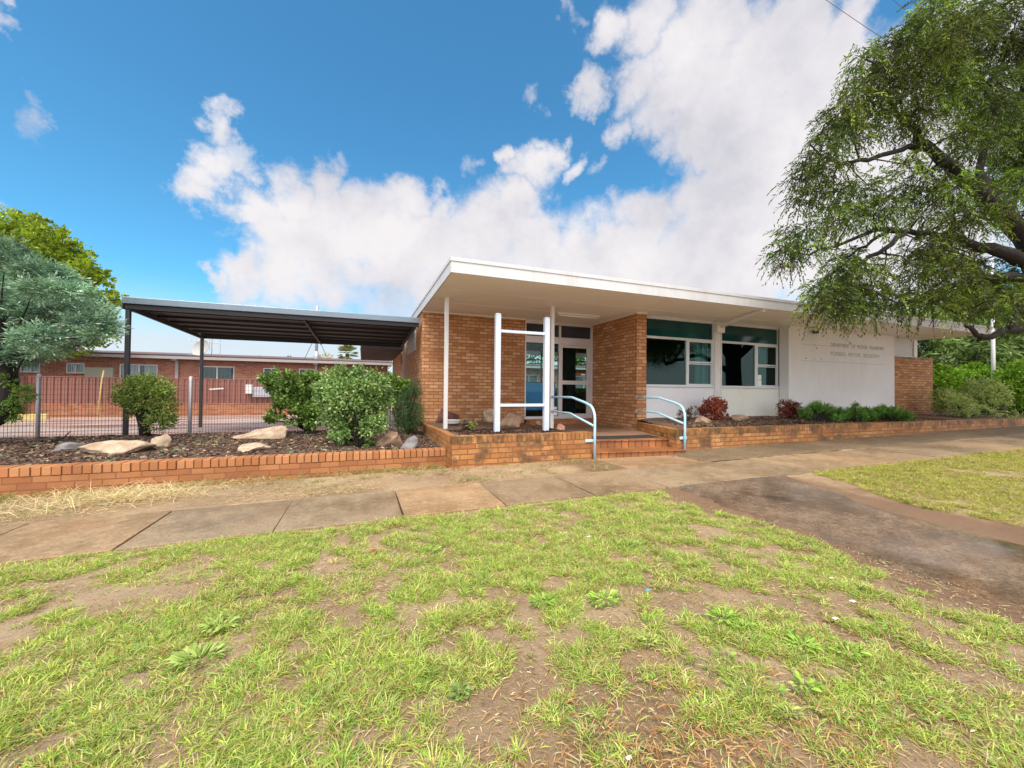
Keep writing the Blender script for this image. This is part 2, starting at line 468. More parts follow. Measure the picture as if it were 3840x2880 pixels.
def barkmat(name, c):
    m, nt, out = newmat(name); p = pos(nt)
    mp = N(nt, 'ShaderNodeMapping'); mp.inputs['Scale'].default_value = (8, 8, 2.5); L(nt, p, mp.inputs[0])
    a = noise(nt, mp.outputs[0], 2, 6, .7)
    bsdf(nt, out, ramp(nt, a, [(.35, tuple(x * .5 for x in c)), (.65, c)]), .9, a, 1, .03)
    return m
M['bark'] = barkmat('dark_bark', (.017, .013, .011))
M['twig'] = barkmat('twig_bark', (.04, .030, .022))
M['leaf'] = leafmat('leaf', .30)
M['leaf_gloss'] = leafmat('glossy_leaf', .22, .35, .45)
M['needle'] = leafmat('needle_leaf', .15, .7, .15)
M['grassblade'] = leafmat('grass_blade', .35, .5, .25)
M['straw'] = leafmat('straw_blade', .2, .7, .2)
M['chips'] = leafmat('chip', 0.02, .9, .2)

# ------------------------------------------------------------------ camera
cam = bpy.data.cameras.new('camera'); co = bpy.data.objects.new('camera', cam); COL.objects.link(co)
cam.sensor_fit = 'HORIZONTAL'; cam.sensor_width = 36; cam.lens = FPX / 1024 * 36; cam.clip_start = .05; cam.clip_end = 3000
Fw = Vector((math.sin(YAW) * math.cos(PIT), math.cos(YAW) * math.cos(PIT), math.sin(PIT)))
R0 = Vector((math.cos(YAW), -math.sin(YAW), 0)); U0 = R0.cross(Fw)
Rc = R0 * math.cos(ROL) + U0 * math.sin(ROL); Uc = U0 * math.cos(ROL) - R0 * math.sin(ROL)
co.matrix_world = Matrix(((Rc.x, Uc.x, -Fw.x, 0), (Rc.y, Uc.y, -Fw.y, 0), (Rc.z, Uc.z, -Fw.z, EYE), (0, 0, 0, 1)))
S.camera = co

# ------------------------------------------------------------------ light and sky
SUN_EL, SUN_AZ = R(60), R(208)          # high, behind the camera, through thin cloud; azimuth from +Y towards +X
sd = Vector((math.sin(SUN_AZ) * math.cos(SUN_EL), math.cos(SUN_AZ) * math.cos(SUN_EL), math.sin(SUN_EL)))
sl = bpy.data.lights.new('sun', 'SUN'); sl.energy = 2.4; sl.angle = R(24); sl.color = (1, .93, .83)
so = bpy.data.objects.new('sun', sl); COL.objects.link(so)
so.rotation_euler = (-sd).to_track_quat('-Z', 'Y').to_euler()

def sky():
    w = bpy.data.worlds.new('World'); S.world = w; w.use_nodes = True
    nt = w.node_tree; nt.nodes.clear()
    out = nt.nodes.new('ShaderNodeOutputWorld'); bg = nt.nodes.new('ShaderNodeBackground'); bg.inputs[1].default_value = .1
    L(nt, bg.outputs[0], out.inputs[0])
    st = nt.nodes.new('ShaderNodeTexSky'); st.sky_type = 'NISHITA'; st.sun_disc = False
    st.sun_elevation = SUN_EL; st.sun_rotation = SUN_AZ; st.air_density = 1.0; st.dust_density = .3; st.ozone_density = 2.5
    g = nt.nodes.new('ShaderNodeTexCoord'); dr = vmath(nt, 'NORMALIZE', g.outputs['Generated'])
    sp = N(nt, 'ShaderNodeSeparateXYZ'); L(nt, dr, sp.inputs[0]); z = sp.outputs[2]
    blue = mixc(nt, 1.0, st.outputs[0], SKYMUL, 'MULTIPLY')
    # cloud field: named cumulus masses by direction, broken up by noise
    wv = noise(nt, dr, 7.0, 6, .62, 'Color')
    wv = vmath(nt, 'MULTIPLY', vmath(nt, 'SUBTRACT', wv, (.5, .5, .5)), (.20, .20, .20))
    wd = vmath(nt, 'NORMALIZE', vmath(nt, 'ADD', dr, wv))
    acc = None
    for (x, y, r, pk) in CLOUDS:
        d = ray(x * 1.736, y * 1.736); c = Vector(d).normalized()
        e = ray((x + r) * 1.736, y * 1.736).normalized(); e2 = ray(x * 1.736, (y + r) * 1.736).normalized()
        ca = (c.dot(e) + c.dot(e2)) / 2
        k = 1 - ca                                     # 1-cos(angular radius)
        dt = vmath(nt, 'DOT_PRODUCT', wd, tuple(c))
        mr = N(nt, 'ShaderNodeMapRange'); mr.clamp = True
        L(nt, dt, mr.inputs[0]); mr.inputs[1].default_value = 1 - 1.75 * k; mr.inputs[2].default_value = 1 - .05 * k
        mr.inputs[3].default_value = 0; mr.inputs[4].default_value = pk
        acc = mr.outputs[0] if acc is None else math_(nt, 'MAXIMUM', acc, mr.outputs[0])
    # sky outside the frame: broken bright cloud
    fy = vmath(nt, 'DOT_PRODUCT', dr, tuple(Fw))
    outside = N(nt, 'ShaderNodeMapRange'); L(nt, fy, outside.inputs[0]); outside.inputs[1].default_value = .50; outside.inputs[2].default_value = .15
    outside.inputs[3].default_value = 0; outside.inputs[4].default_value = 1.0
    acc = math_(nt, 'MAXIMUM', acc, outside.outputs[0])
    n1 = noise(nt, dr, 5.5, 8, .58); n2 = noise(nt, dr, 22, 6, .6)
    dens = math_(nt, 'ADD', acc, math_(nt, 'MULTIPLY', math_(nt, 'SUBTRACT', n1, .5), .95))
    dens = math_(nt, 'ADD', dens, math_(nt, 'MULTIPLY', math_(nt, 'SUBTRACT', n2, .5), .30))
    al = N(nt, 'ShaderNodeMapRange'); al.interpolation_type = 'SMOOTHSTEP'; L(nt, dens, al.inputs[0])
    al.inputs[1].default_value = .16; al.inputs[2].default_value = 1.02
    # horizon veil
    veil = N(nt, 'ShaderNodeMapRange'); L(nt, z, veil.inputs[0]); veil.inputs[1].default_value = .23; veil.inputs[2].default_value = .09
    veil.inputs[3].default_value = 0; veil.inputs[4].default_value = .92
    alpha = math_(nt, 'MAXIMUM', al.outputs[0], math_(nt, 'MULTIPLY', veil.outputs[0], veil.outputs[0]))
    sh = noise(nt, dr, 4.2, 7, .6)
    cl = ramp(nt, math_(nt, 'MULTIPLY_ADD', z, -.12, math_(nt, 'ADD', sh, math_(nt, 'MULTIPLY', n2, .12))), [(.30, (4.0, 4.0, 4.4)), (.49, (5.15, 5.0, 5.25)), (.62, (5.8, 5.6, 5.7))])
    cl = mixc(nt, math_(nt, 'MULTIPLY', veil.outputs[0], .9), cl, (4.9, 5.0, 5.4))
    col = mixc(nt, alpha, blue, cl)
    # unseen sky behind the photographer, brightness added to light the facade
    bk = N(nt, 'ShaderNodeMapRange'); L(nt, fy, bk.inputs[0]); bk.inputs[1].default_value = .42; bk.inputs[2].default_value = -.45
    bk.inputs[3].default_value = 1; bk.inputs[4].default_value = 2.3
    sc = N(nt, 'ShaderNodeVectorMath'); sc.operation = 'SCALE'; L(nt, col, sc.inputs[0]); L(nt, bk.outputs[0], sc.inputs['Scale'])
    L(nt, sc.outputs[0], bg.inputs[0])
    w.cycles.sampling_method = 'MANUAL'; w.cycles.sample_map_resolution = 512

SKYMUL = (.53, 1.17, 1.30)
CLOUDS = [(482,280,46,.95),(470,335,54,1),(425,410,50,.95),(510,325,42,.85),(440,370,50,.95),
 (560,430,66,1),(620,410,66,1),(700,400,60,1),(530,470,52,1),(600,500,90,1.1),(700,500,110,1.2),(800,480,80,1.1),(880,450,58,1),(950,440,46,1),(740,350,24,.6),
 (850,560,120,1.2),(960,530,100,1.2),(1050,490,90,1.1),(1110,440,60,1),(1150,350,55,.95),(1095,315,26,.9),(1175,320,38,.9),(1235,368,32,.75),(1300,372,24,.55),
 (1000,620,130,1.2),(720,610,100,1),(620,600,90,1),(520,610,62,.95),(450,605,26,.8),(640,660,60,.7),(840,650,90,.9),
 (1150,520,90,1.2),(1250,590,115,1.2),(1350,560,105,1.2),(1395,470,70,1.0),(1470,420,70,1.0),
 (1300,60,48,.95),(1240,15,26,.5),(1380,50,70,1),(1480,90,95,1.2),(1560,80,70,1.1),(1400,170,80,1.1),(1280,195,48,.95),(1240,210,26,.7),(1500,200,130,1.2),(1620,180,130,1.2),(1700,110,100,1.2),(1850,70,85,1.1),(1800,200,150,1.2),
 (1600,300,120,1.2),(1500,280,90,1.2),(1350,285,40,.85),(1420,255,55,1),(1700,400,160,1.2),(1550,440,120,1.2),(1600,560,150,1.2),(1850,350,200,1.2),(1900,540,250,1.2),(2050,220,220,1.2),(2120,60,140,1.1),
 (-6,70,34,.75),(2,20,24,.7),(30,230,36,.55),(60,200,20,.4),(150,490,26,.55),(30,455,30,.5),(5,400,20,.45),(1165,195,22,.5),(1015,340,22,.45),(1490,640,200,1.2),(1300,690,200,1.1)]
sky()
S.view_settings.view_transform = 'Standard'; S.view_settings.look = 'None'; S.view_settings.exposure = 0.68; S.view_settings.gamma = 1
S.cycles.max_bounces = 8; S.cycles.transparent_max_bounces = 16; S.cycles.use_denoising = True
# ================================================================== SETTING: ground, paths, beds
def vnoise(x, y, s, seed=0, octv=3):
    """smooth value noise 0..1 on numpy arrays"""
    x = np.asarray(x, float) * s; y = np.asarray(y, float) * s; t = 0; a = 1; tot = 0
    for o in range(octv):
        xi = np.floor(x).astype(np.int64); yi = np.floor(y).astype(np.int64); fx = x - xi; fy = y - yi
        fx = fx * fx * (3 - 2 * fx); fy = fy * fy * (3 - 2 * fy)
        def h(i, j):
            n = (i * 374761393 + j * 668265263 + (seed + o) * 144665) & 0x7fffffff
            n = ((n ^ (n >> 13)) * 1274126177) & 0x7fffffff
            return ((n ^ (n >> 16)) & 0xffff) / 65535.0
        v = (h(xi, yi) * (1 - fx) + h(xi + 1, yi) * fx) * (1 - fy) + (h(xi, yi + 1) * (1 - fx) + h(xi + 1, yi + 1) * fx) * fy
        t = t + v * a; tot += a; a *= .5; x = x * 2.03 + 7; y = y * 2.03 + 3
    return t / tot

def gzv(x): return -0.1 + 0.0125 * np.clip(x, -16, 30)

def sheet(name, xs, ys, zf, mat, kind='structure', label=None):
    X, Y = np.meshgrid(xs, ys); Z = zf(X, Y)
    V = np.stack([X, Y, Z], -1).reshape(-1, 3); nx = len(xs); ny = len(ys)
    i = np.arange(nx - 1); j = np.arange(ny - 1); I, J = np.meshgrid(i, j)
    a = (J * nx + I).ravel()
    F = np.stack([a, a + 1, a + nx + 1, a + nx], -1)
    o = npmesh(name, V, F, mat, smooth=True); tag(o, label, None, None, kind); return o

def lin(*segs):
    out = []
    for a, b, n in segs: out += list(np.linspace(a, b, n, endpoint=False))
    return np.array(out + [segs[-1][1]])

def zground(X, Y):
    b = (vnoise(X, Y, 1.6, 3) - .5) * .035 + (vnoise(X, Y, 9, 5) - .5) * .022
    near = ((X > -9) & (X < 22) & (Y < 6.4) & (Y > -2))
    verge = np.where(Y > 5.2, .018, 0.0)
    inpath = ((Y > 4.2) & (Y < 5.2)) | ((X > 3.85) & (X < 5.15) & (Y < 4.3)) | ((X > 4.3) & (X < 5.4) & (Y > 5))
    z = gzv(X) - .012 + np.where(near, b, 0) + verge
    return np.where(inpath, gzv(X) - .05, z) - np.where(Y > 6.5, .25, 0)
sheet('ground', lin((-400, -30, 12), (-30, -9, 30), (-9, 9, 300), (9, 22, 130), (22, 60, 30), (60, 400, 12)),
      lin((-200, -3, 14), (-3, .3, 20), (.3, 6.4, 130), (6.4, 7.5, 8), (7.5, 60, 20), (60, 500, 10)), zground, M['soil'])

# footpath of cast slabs, 12 mm open joints
joints = [-14.2, -13.1, -11.9, -10.8, -9.7, -8.6, -7.45, -6.35, -5.25, -4.1, -2.98, -1.86, -.74, .40, 1.50, 2.64, 3.72, 4.55, 5.45, 6.6, 7.7, 8.85, 10.0, 11.1, 12.2, 13.35, 14.5, 15.6, 16.7, 17.9, 19, 20.2, 21.4, 22.6, 24, 26, 28]
mb = MB()
tints = {}
for a, b in zip(joints[:-1], joints[1:]):
    y0, y1 = 4.13 + random.uniform(-.02, .015), 5.25 + random.uniform(-.012, .012)
    t = random.uniform(.86, 1.1); tw = random.uniform(-.04, .04)
    if a == .40: t, tw = 1.22, .06
    if a == -1.86 or a == -.74: t = .95; tw = -.05
    col = (t * (1 + tw), t, t * (1 - tw))
    g = random.uniform(.004, .008); dz = random.uniform(-.006, .006)
    sk = random.uniform(-.015, .015)
    poly = [(a + g + sk, y0), (b - g, y0), (b - g + sk, y1), (a + g, y1)]
    mb.prism(poly, [gz(p[0]) - .12 for p in poly], [gz(p[0]) + .012 + dz for p in poly], col)
poly = [(4.02, 5.27), (5.56, 5.262), (5.66, 6.04), (3.98, 6.26)]
mb.prism(poly, -.2, [gz(p[0]) + .010 for p in poly], (1.08, 1.0, .94))
fp = mb.build('footpath', M['path'], bevel=.007); tag(fp, None, None, None, 'structure')

M['damp'] = mulch('damp_soil', (.10, .068, .036), (.20, .140, .074), (.33, .245, .135))
sheet('damp_strip', lin((5.58, 30, 200)), np.linspace(5.262, 6.285, 14), lambda X, Y: gzv(X) + .034 + (vnoise(X, Y, 4, 13) - .4) * .03 - .03 * (X < 5.66) - .03 * (Y < 5.3), M['damp'])
# wet concrete crossing from the footpath to the street
ys = np.linspace(4.11, -3.5, 40)
mb = MB(); pts = []
for k, y in enumerate(ys):
    xl = 3.60 + .06 * math.sin(y * 2.3) + .03 * math.sin(y * 7 + 1) + (.15 if y > 3.8 else 0) * (y - 3.8) / .3
    xr = 5.36 + .05 * math.sin(y * 1.7 + 2) + .03 * math.sin(y * 6) + max(0, y - 2.6) * .48
    pts.append((xl, xr, y))
nn = 9; vs = []; fs = []
for xl, xr, y in pts:
    for i in range(nn):
        x = xl + (xr - xl) * i / (nn - 1)
        vs.append((x, y, gz(x) - .004 + .008 * math.sin(i / (nn - 1) * math.pi) - (.03 if i in (0, nn - 1) else 0)))
for j in range(len(pts) - 1):
    for i in range(nn - 1): fs.append((j * nn + i, (j + 1) * nn + i, (j + 1) * nn + i + 1, j * nn + i + 1))
mb.add(vs, fs, (1, 1, 1)); dw = mb.build('driveway', M['drive'], smooth=True); tag(dw, None, None, None, 'structure')

# car yard behind the fence
sheet('car_park', lin((-60, -14, 8), (-14, 1.41, 30)), lin((10.1, 14.5, 12), (14.5, 40, 10)), lambda X, Y: np.interp(Y, [10.1, 10.6, 14.4, 40], [.12, .10, -.02, .0]) + 0 * X, M['yard'])
sheet('rear_yard', lin((1.42, 40, 6)), lin((15.6, 60, 6)), lambda X, Y: .02 + 0 * X, M['yard'])

# planted beds
def bed(name, xs, ys, zf, mat): return sheet(name, xs, ys, zf, mat)
bed('mulch_bed', np.linspace(-16, 1.40, 190), np.linspace(6.90, 10.28, 44),
    lambda X, Y: np.interp(Y, [6.9, 7.2, 10.2], [.145, .165, .205]) + (vnoise(X, Y, 2.2, 8) - .5) * .05 + (vnoise(X, Y, 11, 9) - .5) * .05 * (Y > 7), M['mulch'])
def planter_z(X, Y): return np.interp(Y, [6.4, 7.2, 8.5, 10.3], [.415, .415, .345, .33]) + (vnoise(X, Y, 3, 2) - .5) * .05 + (vnoise(X, Y, 12, 2) - .5) * .035 - np.clip(X - 3.6, 0, 1) * .10
xs = np.linspace(0, 1, 40)
X = np.zeros((36, 40)); Yg = np.zeros((36, 40))
for j, y in enumerate(np.linspace(6.48, 10.28, 36)):
    X[j] = 1.45 + xs * ((3.86 + (y - 6.48) * .09) - 1.45); Yg[j] = y
V = np.stack([X, Yg, planter_z(X, Yg)], -1).reshape(-1, 3)
I, J = np.meshgrid(np.arange(39), np.arange(35)); a = (J * 40 + I).ravel()
tag(npmesh('planter_soil', V, np.stack([a, a + 1, a + 41, a + 40], -1), M['bed_soil'], smooth=True), None, None, None, 'structure')
def rbed_z(X, Y): return np.interp(Y, [6.4, 7.0, 8.0, 8.5], [.41, .43, .485, .50]) + (vnoise(X, Y, 2.5, 21) - .5) * .05 + (vnoise(X, Y, 10, 22) - .5) * .04 * (Y > 6.6)
mb_x = np.concatenate([np.linspace(6.0, 20, 150), np.linspace(20.5, 60, 30)])
Yr = np.concatenate([np.linspace(6.46, 8.6, 30), np.linspace(9, 40, 12)])
Xr, Yr2 = np.meshgrid(mb_x, Yr); 
shear = np.interp(Yr2, [6.46, 8.3, 8.6], [0, .52, .55]) * (Xr < 6.9)
V = np.stack([np.where(Xr < 6.9, Xr + shear * (6.9 - Xr) / .9, Xr), Yr2, rbed_z(Xr, Yr2)], -1).reshape(-1, 3)
nx = len(mb_x); I, J = np.meshgrid(np.arange(nx - 1), np.arange(len(Yr) - 1)); a = (J * nx + I).ravel()
Fq = np.stack([a, a + 1, a + nx + 1, a + nx], -1)
cx = V[Fq].mean(1)
Fq = Fq[~((cx[:, 0] < 19.4) & (cx[:, 1] > 8.7))]
tag(npmesh('garden_bed', V, Fq, M['bed_soil'], smooth=True), None, None, None, 'structure')

# ================================================================== garden walls
w = thing('garden_wall', 'low orange brick garden wall in front of the wire fence and mulch bed', 'wall', (-5, 6.73, -.15))
MB().box(-16, 6.732, -.5, 1.352, 6.96, .058).build('brickwork', M['brick_garden_clean'], w)
mb = MB(); x = -16
while x < 1.33:                         # brick-on-edge capping, each brick a little out of line
    e = random.uniform(-.006, .006); h = random.uniform(-.004, .004)
    mb.box(x + .003, 6.727 + e, .066, min(x + .094, 1.35), 6.965, .178 + h); x += .098
mb.box(-16, 6.74, .058, 1.35, 6.955, .066)
mb.build('coping', M['rowlock_low'], w, bevel=.004)

pl = thing('planter_wall', 'orange brick planter wall left of the entry steps, stained dark in places', 'wall', (2.6, 6.28, -.08))
mb = MB(); mb.box(1.353, 6.279, -.4, 3.94, 6.50, .318)
mb.build('front_wall', M['brick_garden'], pl)
MB().box(1.353, 6.505, -.4, 1.455, 10.28, .318).build('side_wall', M['brick_garden'], pl)
mb = MB(); poly = [(3.845, 6.505), (3.94, 6.505), (4.30, 10.1), (4.20, 10.1)]
mb.prism(poly, -.2, [.318, .318, .30, .30]); mb.build('inner_wall', M['brick_garden'], pl)
def rowlock_x(x0, x1, y0, y1, z0, z1, step=.0866):
    m = MB(); x = x0
    while x < x1 - .02:
        m.box(x + .0035, y0 + random.uniform(-.003, .003), z0, min(x + step - .0035, x1), y1, z1 + random.uniform(-.003, .002)); x += step
    m.box(x0 + .002, y0 + .008, z0 - .001, x1 - .002, y1 - .01, z1 - .006); return m
rowlock_x(1.351, 3.942, 6.274, 6.506, .3185, .438).build('coping', M['rowlock_x'], pl, bevel=.003)
mb = MB(); y = 6.509
while y < 10.2:
    mb.box(1.349 + random.uniform(-.003, .003), y + .0035, .3185, 1.462, y + .083, .436 - max(0, y - 7.2) * .03); y += .0866
mb.build('coping', M['rowlock_y'], pl, bevel=.003)

rw = thing('retaining_wall', 'long orange brick retaining wall right of the entry steps with dark mossy stains', 'wall', (12, 6.28, 0))
mb = MB(); mb.box(5.892, 6.279, -.4, 30, 6.50, .318)
mb.build('front_wall', M['brick_garden'], rw)
poly = [(5.892, 6.502), (6.10, 6.502), (6.62, 8.24), (6.472, 8.24), (5.93, 6.502)]
mb = MB(); mb.prism([(5.94, 6.502), (6.14, 6.502), (6.62, 8.23), (6.46, 8.23)], -.3, .318)
mb.build('side_wall', M['brick_garden'], rw)
rowlock_x(5.889, 30, 6.274, 6.506, .3185, .438).build('coping', M['rowlock_x'], rw, bevel=.003)
mb = MB(); n = 20
for k in range(n):
    t0, t1 = k / n + .002, (k + 1) / n - .002
    f = lambda t, o: (5.937 + o + t * .522, 6.509 + t * 1.725)
    mb.prism([f(t0, 0), f(t0, .21), f(t1, .20), f(t1, 0)], .3185, .437 + random.uniform(-.003, .002))
mb.build('coping', M['rowlock_y'], rw, bevel=.003)

# ================================================================== entry steps and porch
st = thing('entry_steps', 'two terracotta tiled steps up to the porch between brick walls', 'steps', (5, 6.4, -.08))
mb = MB(); mb.prism([(3.945, 6.27), (5.885, 6.02), (5.885, 6.9), (3.945, 6.9)], -.25, .052); mb.build('riser', M['tile'], st)
mb = MB(); mb.prism([(3.945, 6.245), (5.888, 5.995), (5.888, 6.8), (3.945, 6.8)], .053, .072); mb.build('tread', M['tile'], st, bevel=.005)
mb = MB(); mb.prism([(3.945, 6.78), (5.99, 6.53), (6.02, 6.95), (3.945, 6.95)], .0725, .200); mb.build('riser', M['tile'], st)
mb = MB(); mb.prism([(3.947, 6.755), (5.985, 6.505), (6.01, 6.72), (3.947, 6.87)], .2005, .221); mb.build('tread', M['tile'], st, bevel=.005)
pf = MB(); pf.prism([(3.95, 6.873), (6.01, 6.723), (6.46, 8.2), (6.48, 10.02), (4.30, 10.02), (4.27, 9.2)], -.1, .219, (1.15, 1.08, 1.0))
tag(pf.build('porch_floor', M['porch']), None, None, None, 'structure')
mb = MB(); mb.prism([(4.02, 6.93), (5.90, 6.78), (5.98, 7.20), (4.06, 7.34)], .2195, .231)
tag(mb.build('door_mat', M['mat'], bevel=.004), 'black rubber mat lying at the top of the entry steps', 'mat')

# ================================================================== OFFICE BUILDING
B = thing('office_building', 'single storey orange brick office with white flat roof and white rendered wall', 'building', (5, 10.28, .2))
ZS, ZT = 3.2, 3.452
# --- brick walls
mb = MB(); mb.box(1.409, 10.283, -.1, 4.256, 10.52, ZS)
mb.build('brick_wall', M['brick'], B)
mb = MB()
mb.box(1.411, 10.52, -.1, 1.65, 15.55, ZS); mb.box(1.411, 16.25, -.1, 1.65, 20.9, ZS); mb.box(1.411, 15.55, -.1, 1.65, 16.25, 2.2)
mb.build('brick_wall', M['brick'], B)
MB().box(6.477, 8.251, -.1, 6.77, 10.52, ZS).build('brick_pier', M['brick'], B)
MB().box(6.48, 9.0, ZS - .03, 6.482, 9.1, ZS - .02).build('conduit', M['trim'], B)
# sill step below the door
MB().box(4.30, 10.03, .0, 6.476, 10.28, .372).build('door_step', M['brick_garden_clean'], B)
# --- rendered wall
MB().box(11.866, 8.133, .2, 17.148, 8.42, ZS - .002).build('rendered_wall', M['render'], B)
low = MB().box(17.152, 8.136, .2, 19.52, 8.37, 2.425).build('low_brick_wall', M['brick'], B)
rowlock_x(17.152, 19.522, 8.130, 8.375, 2.426, 2.50).build('coping', M['rowlock_x'], low)
hw = MB(); hw.box(17.15, 8.40, 2.3, 19.0, 8.46, 2.56); hw.box(17.15, 8.40, 3.12, 19.0, 8.46, 3.198); hw.box(17.15, 8.41, 2.56, 17.19, 8.46, 3.12); hw.box(17.62, 8.41, 2.56, 17.67, 8.46, 3.12)
hw = hw.build('highlight_window', M['frame'], B)
MB().box(17.19, 8.43, 2.56, 18.9, 8.438, 3.12).build('pane', M['curtain'], hw)  # opaque curtain white stands in for the pale reflection on this glass
MB().box(18.90, 8.385, 2.5, 19.10, 8.56, 3.199).build('corner_post', M['white'], B)
MB().box(19.0, 8.6, .2, 19.22, 15.2, 3.19).build('side_wall', M['brick'], B)
# --- roof
rf = MB(); rf.box(1.42, 6.72, 3.235, 19.36, 21.0, 3.40); rf = rf.build('roof', M['fascia'], B)
fm = MB(); fm.box(1.376, 6.66, 3.192, 19.403, 6.685, 3.388); fm.build('fascia', M['fascia'], rf, bevel=.003)
fm = MB(); fm.box(1.376, 6.6855, 3.192, 1.401, 21.0, 3.388); fm.build('fascia', M['fascia'], rf, bevel=.003)
fm = MB(); fm.box(19.378, 6.6855, 3.192, 19.403, 15.6, 3.388); fm.build('fascia', M['fascia'], rf)
cm = MB(); cm.box(1.362, 6.646, 3.389, 19.418, 6.80, 3.455); cm.box(1.362, 6.8005, 3.389, 1.50, 21.0, 3.455); cm.box(19.28, 6.8005, 3.389, 19.418, 15.6, 3.455)
cm.build('roof_capping', M['fascia'], rf, bevel=.004)
sf = MB(); sf.box(1.402, 6.686, 3.2005, 19.377, 15.2, 3.214)
sf = sf.build('soffit', M['soffit'], rf)
for y in (7.86, 9.06):                                   # sheet joint strips
    MB().box(1.402, y - .012, 3.1965, 19.37, y + .012, 3.2003).build('joint_strip', M['soffit'], sf)
for x in (3.8, 6.2, 8.6, 11.0, 13.4, 15.8, 18.2):
    MB().box(x - .012, 6.69, 3.1965, x + .012, 7.845, 3.2003).build('joint_strip', M['soffit'], sf)
# cornice strips where soffit meets brick
MB().box(1.409, 10.255, 3.165, 4.256, 10.281, 3.199).build('cornice', M['trim'], B)
MB().box(6.447, 8.23, 3.165, 6.475, 10.25, 3.199).build('cornice', M['trim'], B)
MB().box(6.448, 8.222, 3.1651, 6.785, 8.249, 3.199).build('cornice', M['trim'], B)
# --- entry screen
es = MB(); YD = 10.30
es.box(4.262, YD, .374, 6.472, YD + .10, .452)
es.box(4.258, YD - .02, 3.09, 6.475, YD + .12, 3.198)
es.box(4.262, YD, .452, 4.302, YD + .10, 3.09)
es.box(5.335, YD, .452, 5.402, YD + .10, 3.09)
es.box(6.402, YD, .452, 6.472, YD + .10, 3.09)
es.box(4.302, YD + .01, 2.70, 5.335, YD + .10, 2.745); es.box(5.402, YD + .01, 2.70, 6.402, YD + .10, 2.745)
es = es.build('entry_screen', M['doorframe'], B, bevel=.004)
MB().box(4.302, YD + .02, 2.556, 5.335, YD + .085, 2.70).build('head_panel', M['doorframe'], es)
MB().box(5.402, YD + .018, 2.535, 6.402, YD + .085, 2.70).build('head_panel', M['doorframe'], es)
MB().box(4.302, YD + .045, 2.745, 5.335, YD + .055, 3.09).build('transom_pane', M['grey_panel'], es)
MB().box(5.402, YD + .045, 2.745, 6.402, YD + .055, 3.09).build('transom_pane', M['grey_panel'], es)
MB().box(4.302, YD + .045, .452, 5.335, YD + .053, 2.556).build('side_pane', M['glass_clear'], es)
MB().box(5.13, YD + .038, .47, 5.31, YD + .044, .63).build('notice', M['paper'], es)
MB().box(5.14, YD + .039, .65, 5.30, YD + .0441, .72).build('notice', M['paper'], es)
MB().box(5.79, YD + .0, 2.628, 5.98, YD + .017, 2.685).build('name_plate', M['frame'], es, bevel=.004)
dr = MB(); y0, y1 = YD + .03, YD + .075
dr.box(5.408, y0, .385, 5.47, y1, 2.53); dr.box(6.285, y0, .385, 6.397, y1, 2.53)
dr.box(5.47, y0, 2.455, 6.285, y1, 2.53); dr.box(5.47, y0, 1.375, 6.285, y1, 1.49); dr.box(5.47, y0, .385, 6.285, y1, .515)
dr = dr.build('door', M['doorframe'], B, bevel=.004)
MB().box(5.47, YD + .048, .515, 6.285, YD + .056, 1.375).build('pane', M['glass_clear'], dr)
MB().box(5.47, YD + .048, 1.49, 6.285, YD + .056, 2.455).build('pane', M['glass_clear'], dr)
mb = MB(); mb.tube([(6.34, y0 - .001, 1.56), (6.34, y0 - .03, 1.56)], .022, 12); mb.build('lock', M['galv'], dr, smooth=False)
mb = MB(); mb.tube([(6.345, y0, 1.38), (6.345, y0 - .05, 1.38), (6.345, y0 - .05, 1.25), (6.345, y0, 1.25)], .011, 8); mb.build('handle', M['galv'], dr)
MB().box(6.10, YD + .040, 1.655, 6.24, YD + .047, 1.70).build('sticker', M['paper'], dr)
MB().box(6.04, YD + .040, 1.63, 6.098, YD + .047, 1.70).build('sticker', M['red_litter'], dr)
# --- windows
def window(x0, x1, xm0, xm1, spm, cream):
    YW = 8.445
    f = MB()
    f.box(x0, YW - .03, 1.325, x1, YW + .07, 1.382)                # sill
    f.box(x0, YW - .055, 1.318, x1, YW + .02, 1.3245)
    f.box(x0, YW, 2.597, x1, YW + .07, 2.662)                      # transom
    f.box(x0, YW - .01, 3.112, x1, YW + .08, 3.198)                # head board
    f.box(x0, YW, 1.382, x0 + .055, YW + .07, 2.597); f.box(x1 - .05, YW, 1.382, x1, YW + .07, 2.597)
    f.box(x0, YW, 2.662, x0 + .035, YW + .07, 3.112); f.box(x1 - .035, YW, 2.662, x1, YW + .07, 3.112)
    f.box(xm0, YW - .004, 1.382, xm1, YW + .07, 2.597)
    f = f.build('window', M['frame'], B, bevel=.003)
    MB().box(x0 + .055, YW + .03, 1.382, xm0, YW + .037, 2.597).build('pane', M['glass'], f)
    MB().box(x0 + .035, YW + .03, 2.662, x1 - .035, YW + .037, 3.112).build('transom_pane', M['green_panel'], f)
    xa, xb = xm1, x1 - .05
    for za, zb, dy in ((2.0, 2.597, .012), (1.382, 1.985, .03)):
        s = MB(); s.box(xa, YW + dy, za, xb, YW + dy + .018, za + .035); s.box(xa, YW + dy, zb - .03, xb, YW + dy + .018, zb)
        s.box(xa, YW + dy, za + .035, xa + .03, YW + dy + .018, zb - .03); s.box(xb - .03, YW + dy, za + .035, xb, YW + dy + .018, zb - .03)
        s.build('sash', M['frame'], f)
        MB().box(xa + .03, YW + dy + .006, za + .035, xb - .03, YW + dy + .012, zb - .03).build('pane', M['glass'], f)
    MB().box(x0, YW - .012, .2, x1, YW + .05, 1.317).build('spandrel_panel', cream, B)
    return f
w1 = window(6.772, 9.252, 8.263, 8.354, None, M['spandrel'])
w2 = window(9.50, 11.863, 10.874, 10.978, None, M['spandrel_cream'])
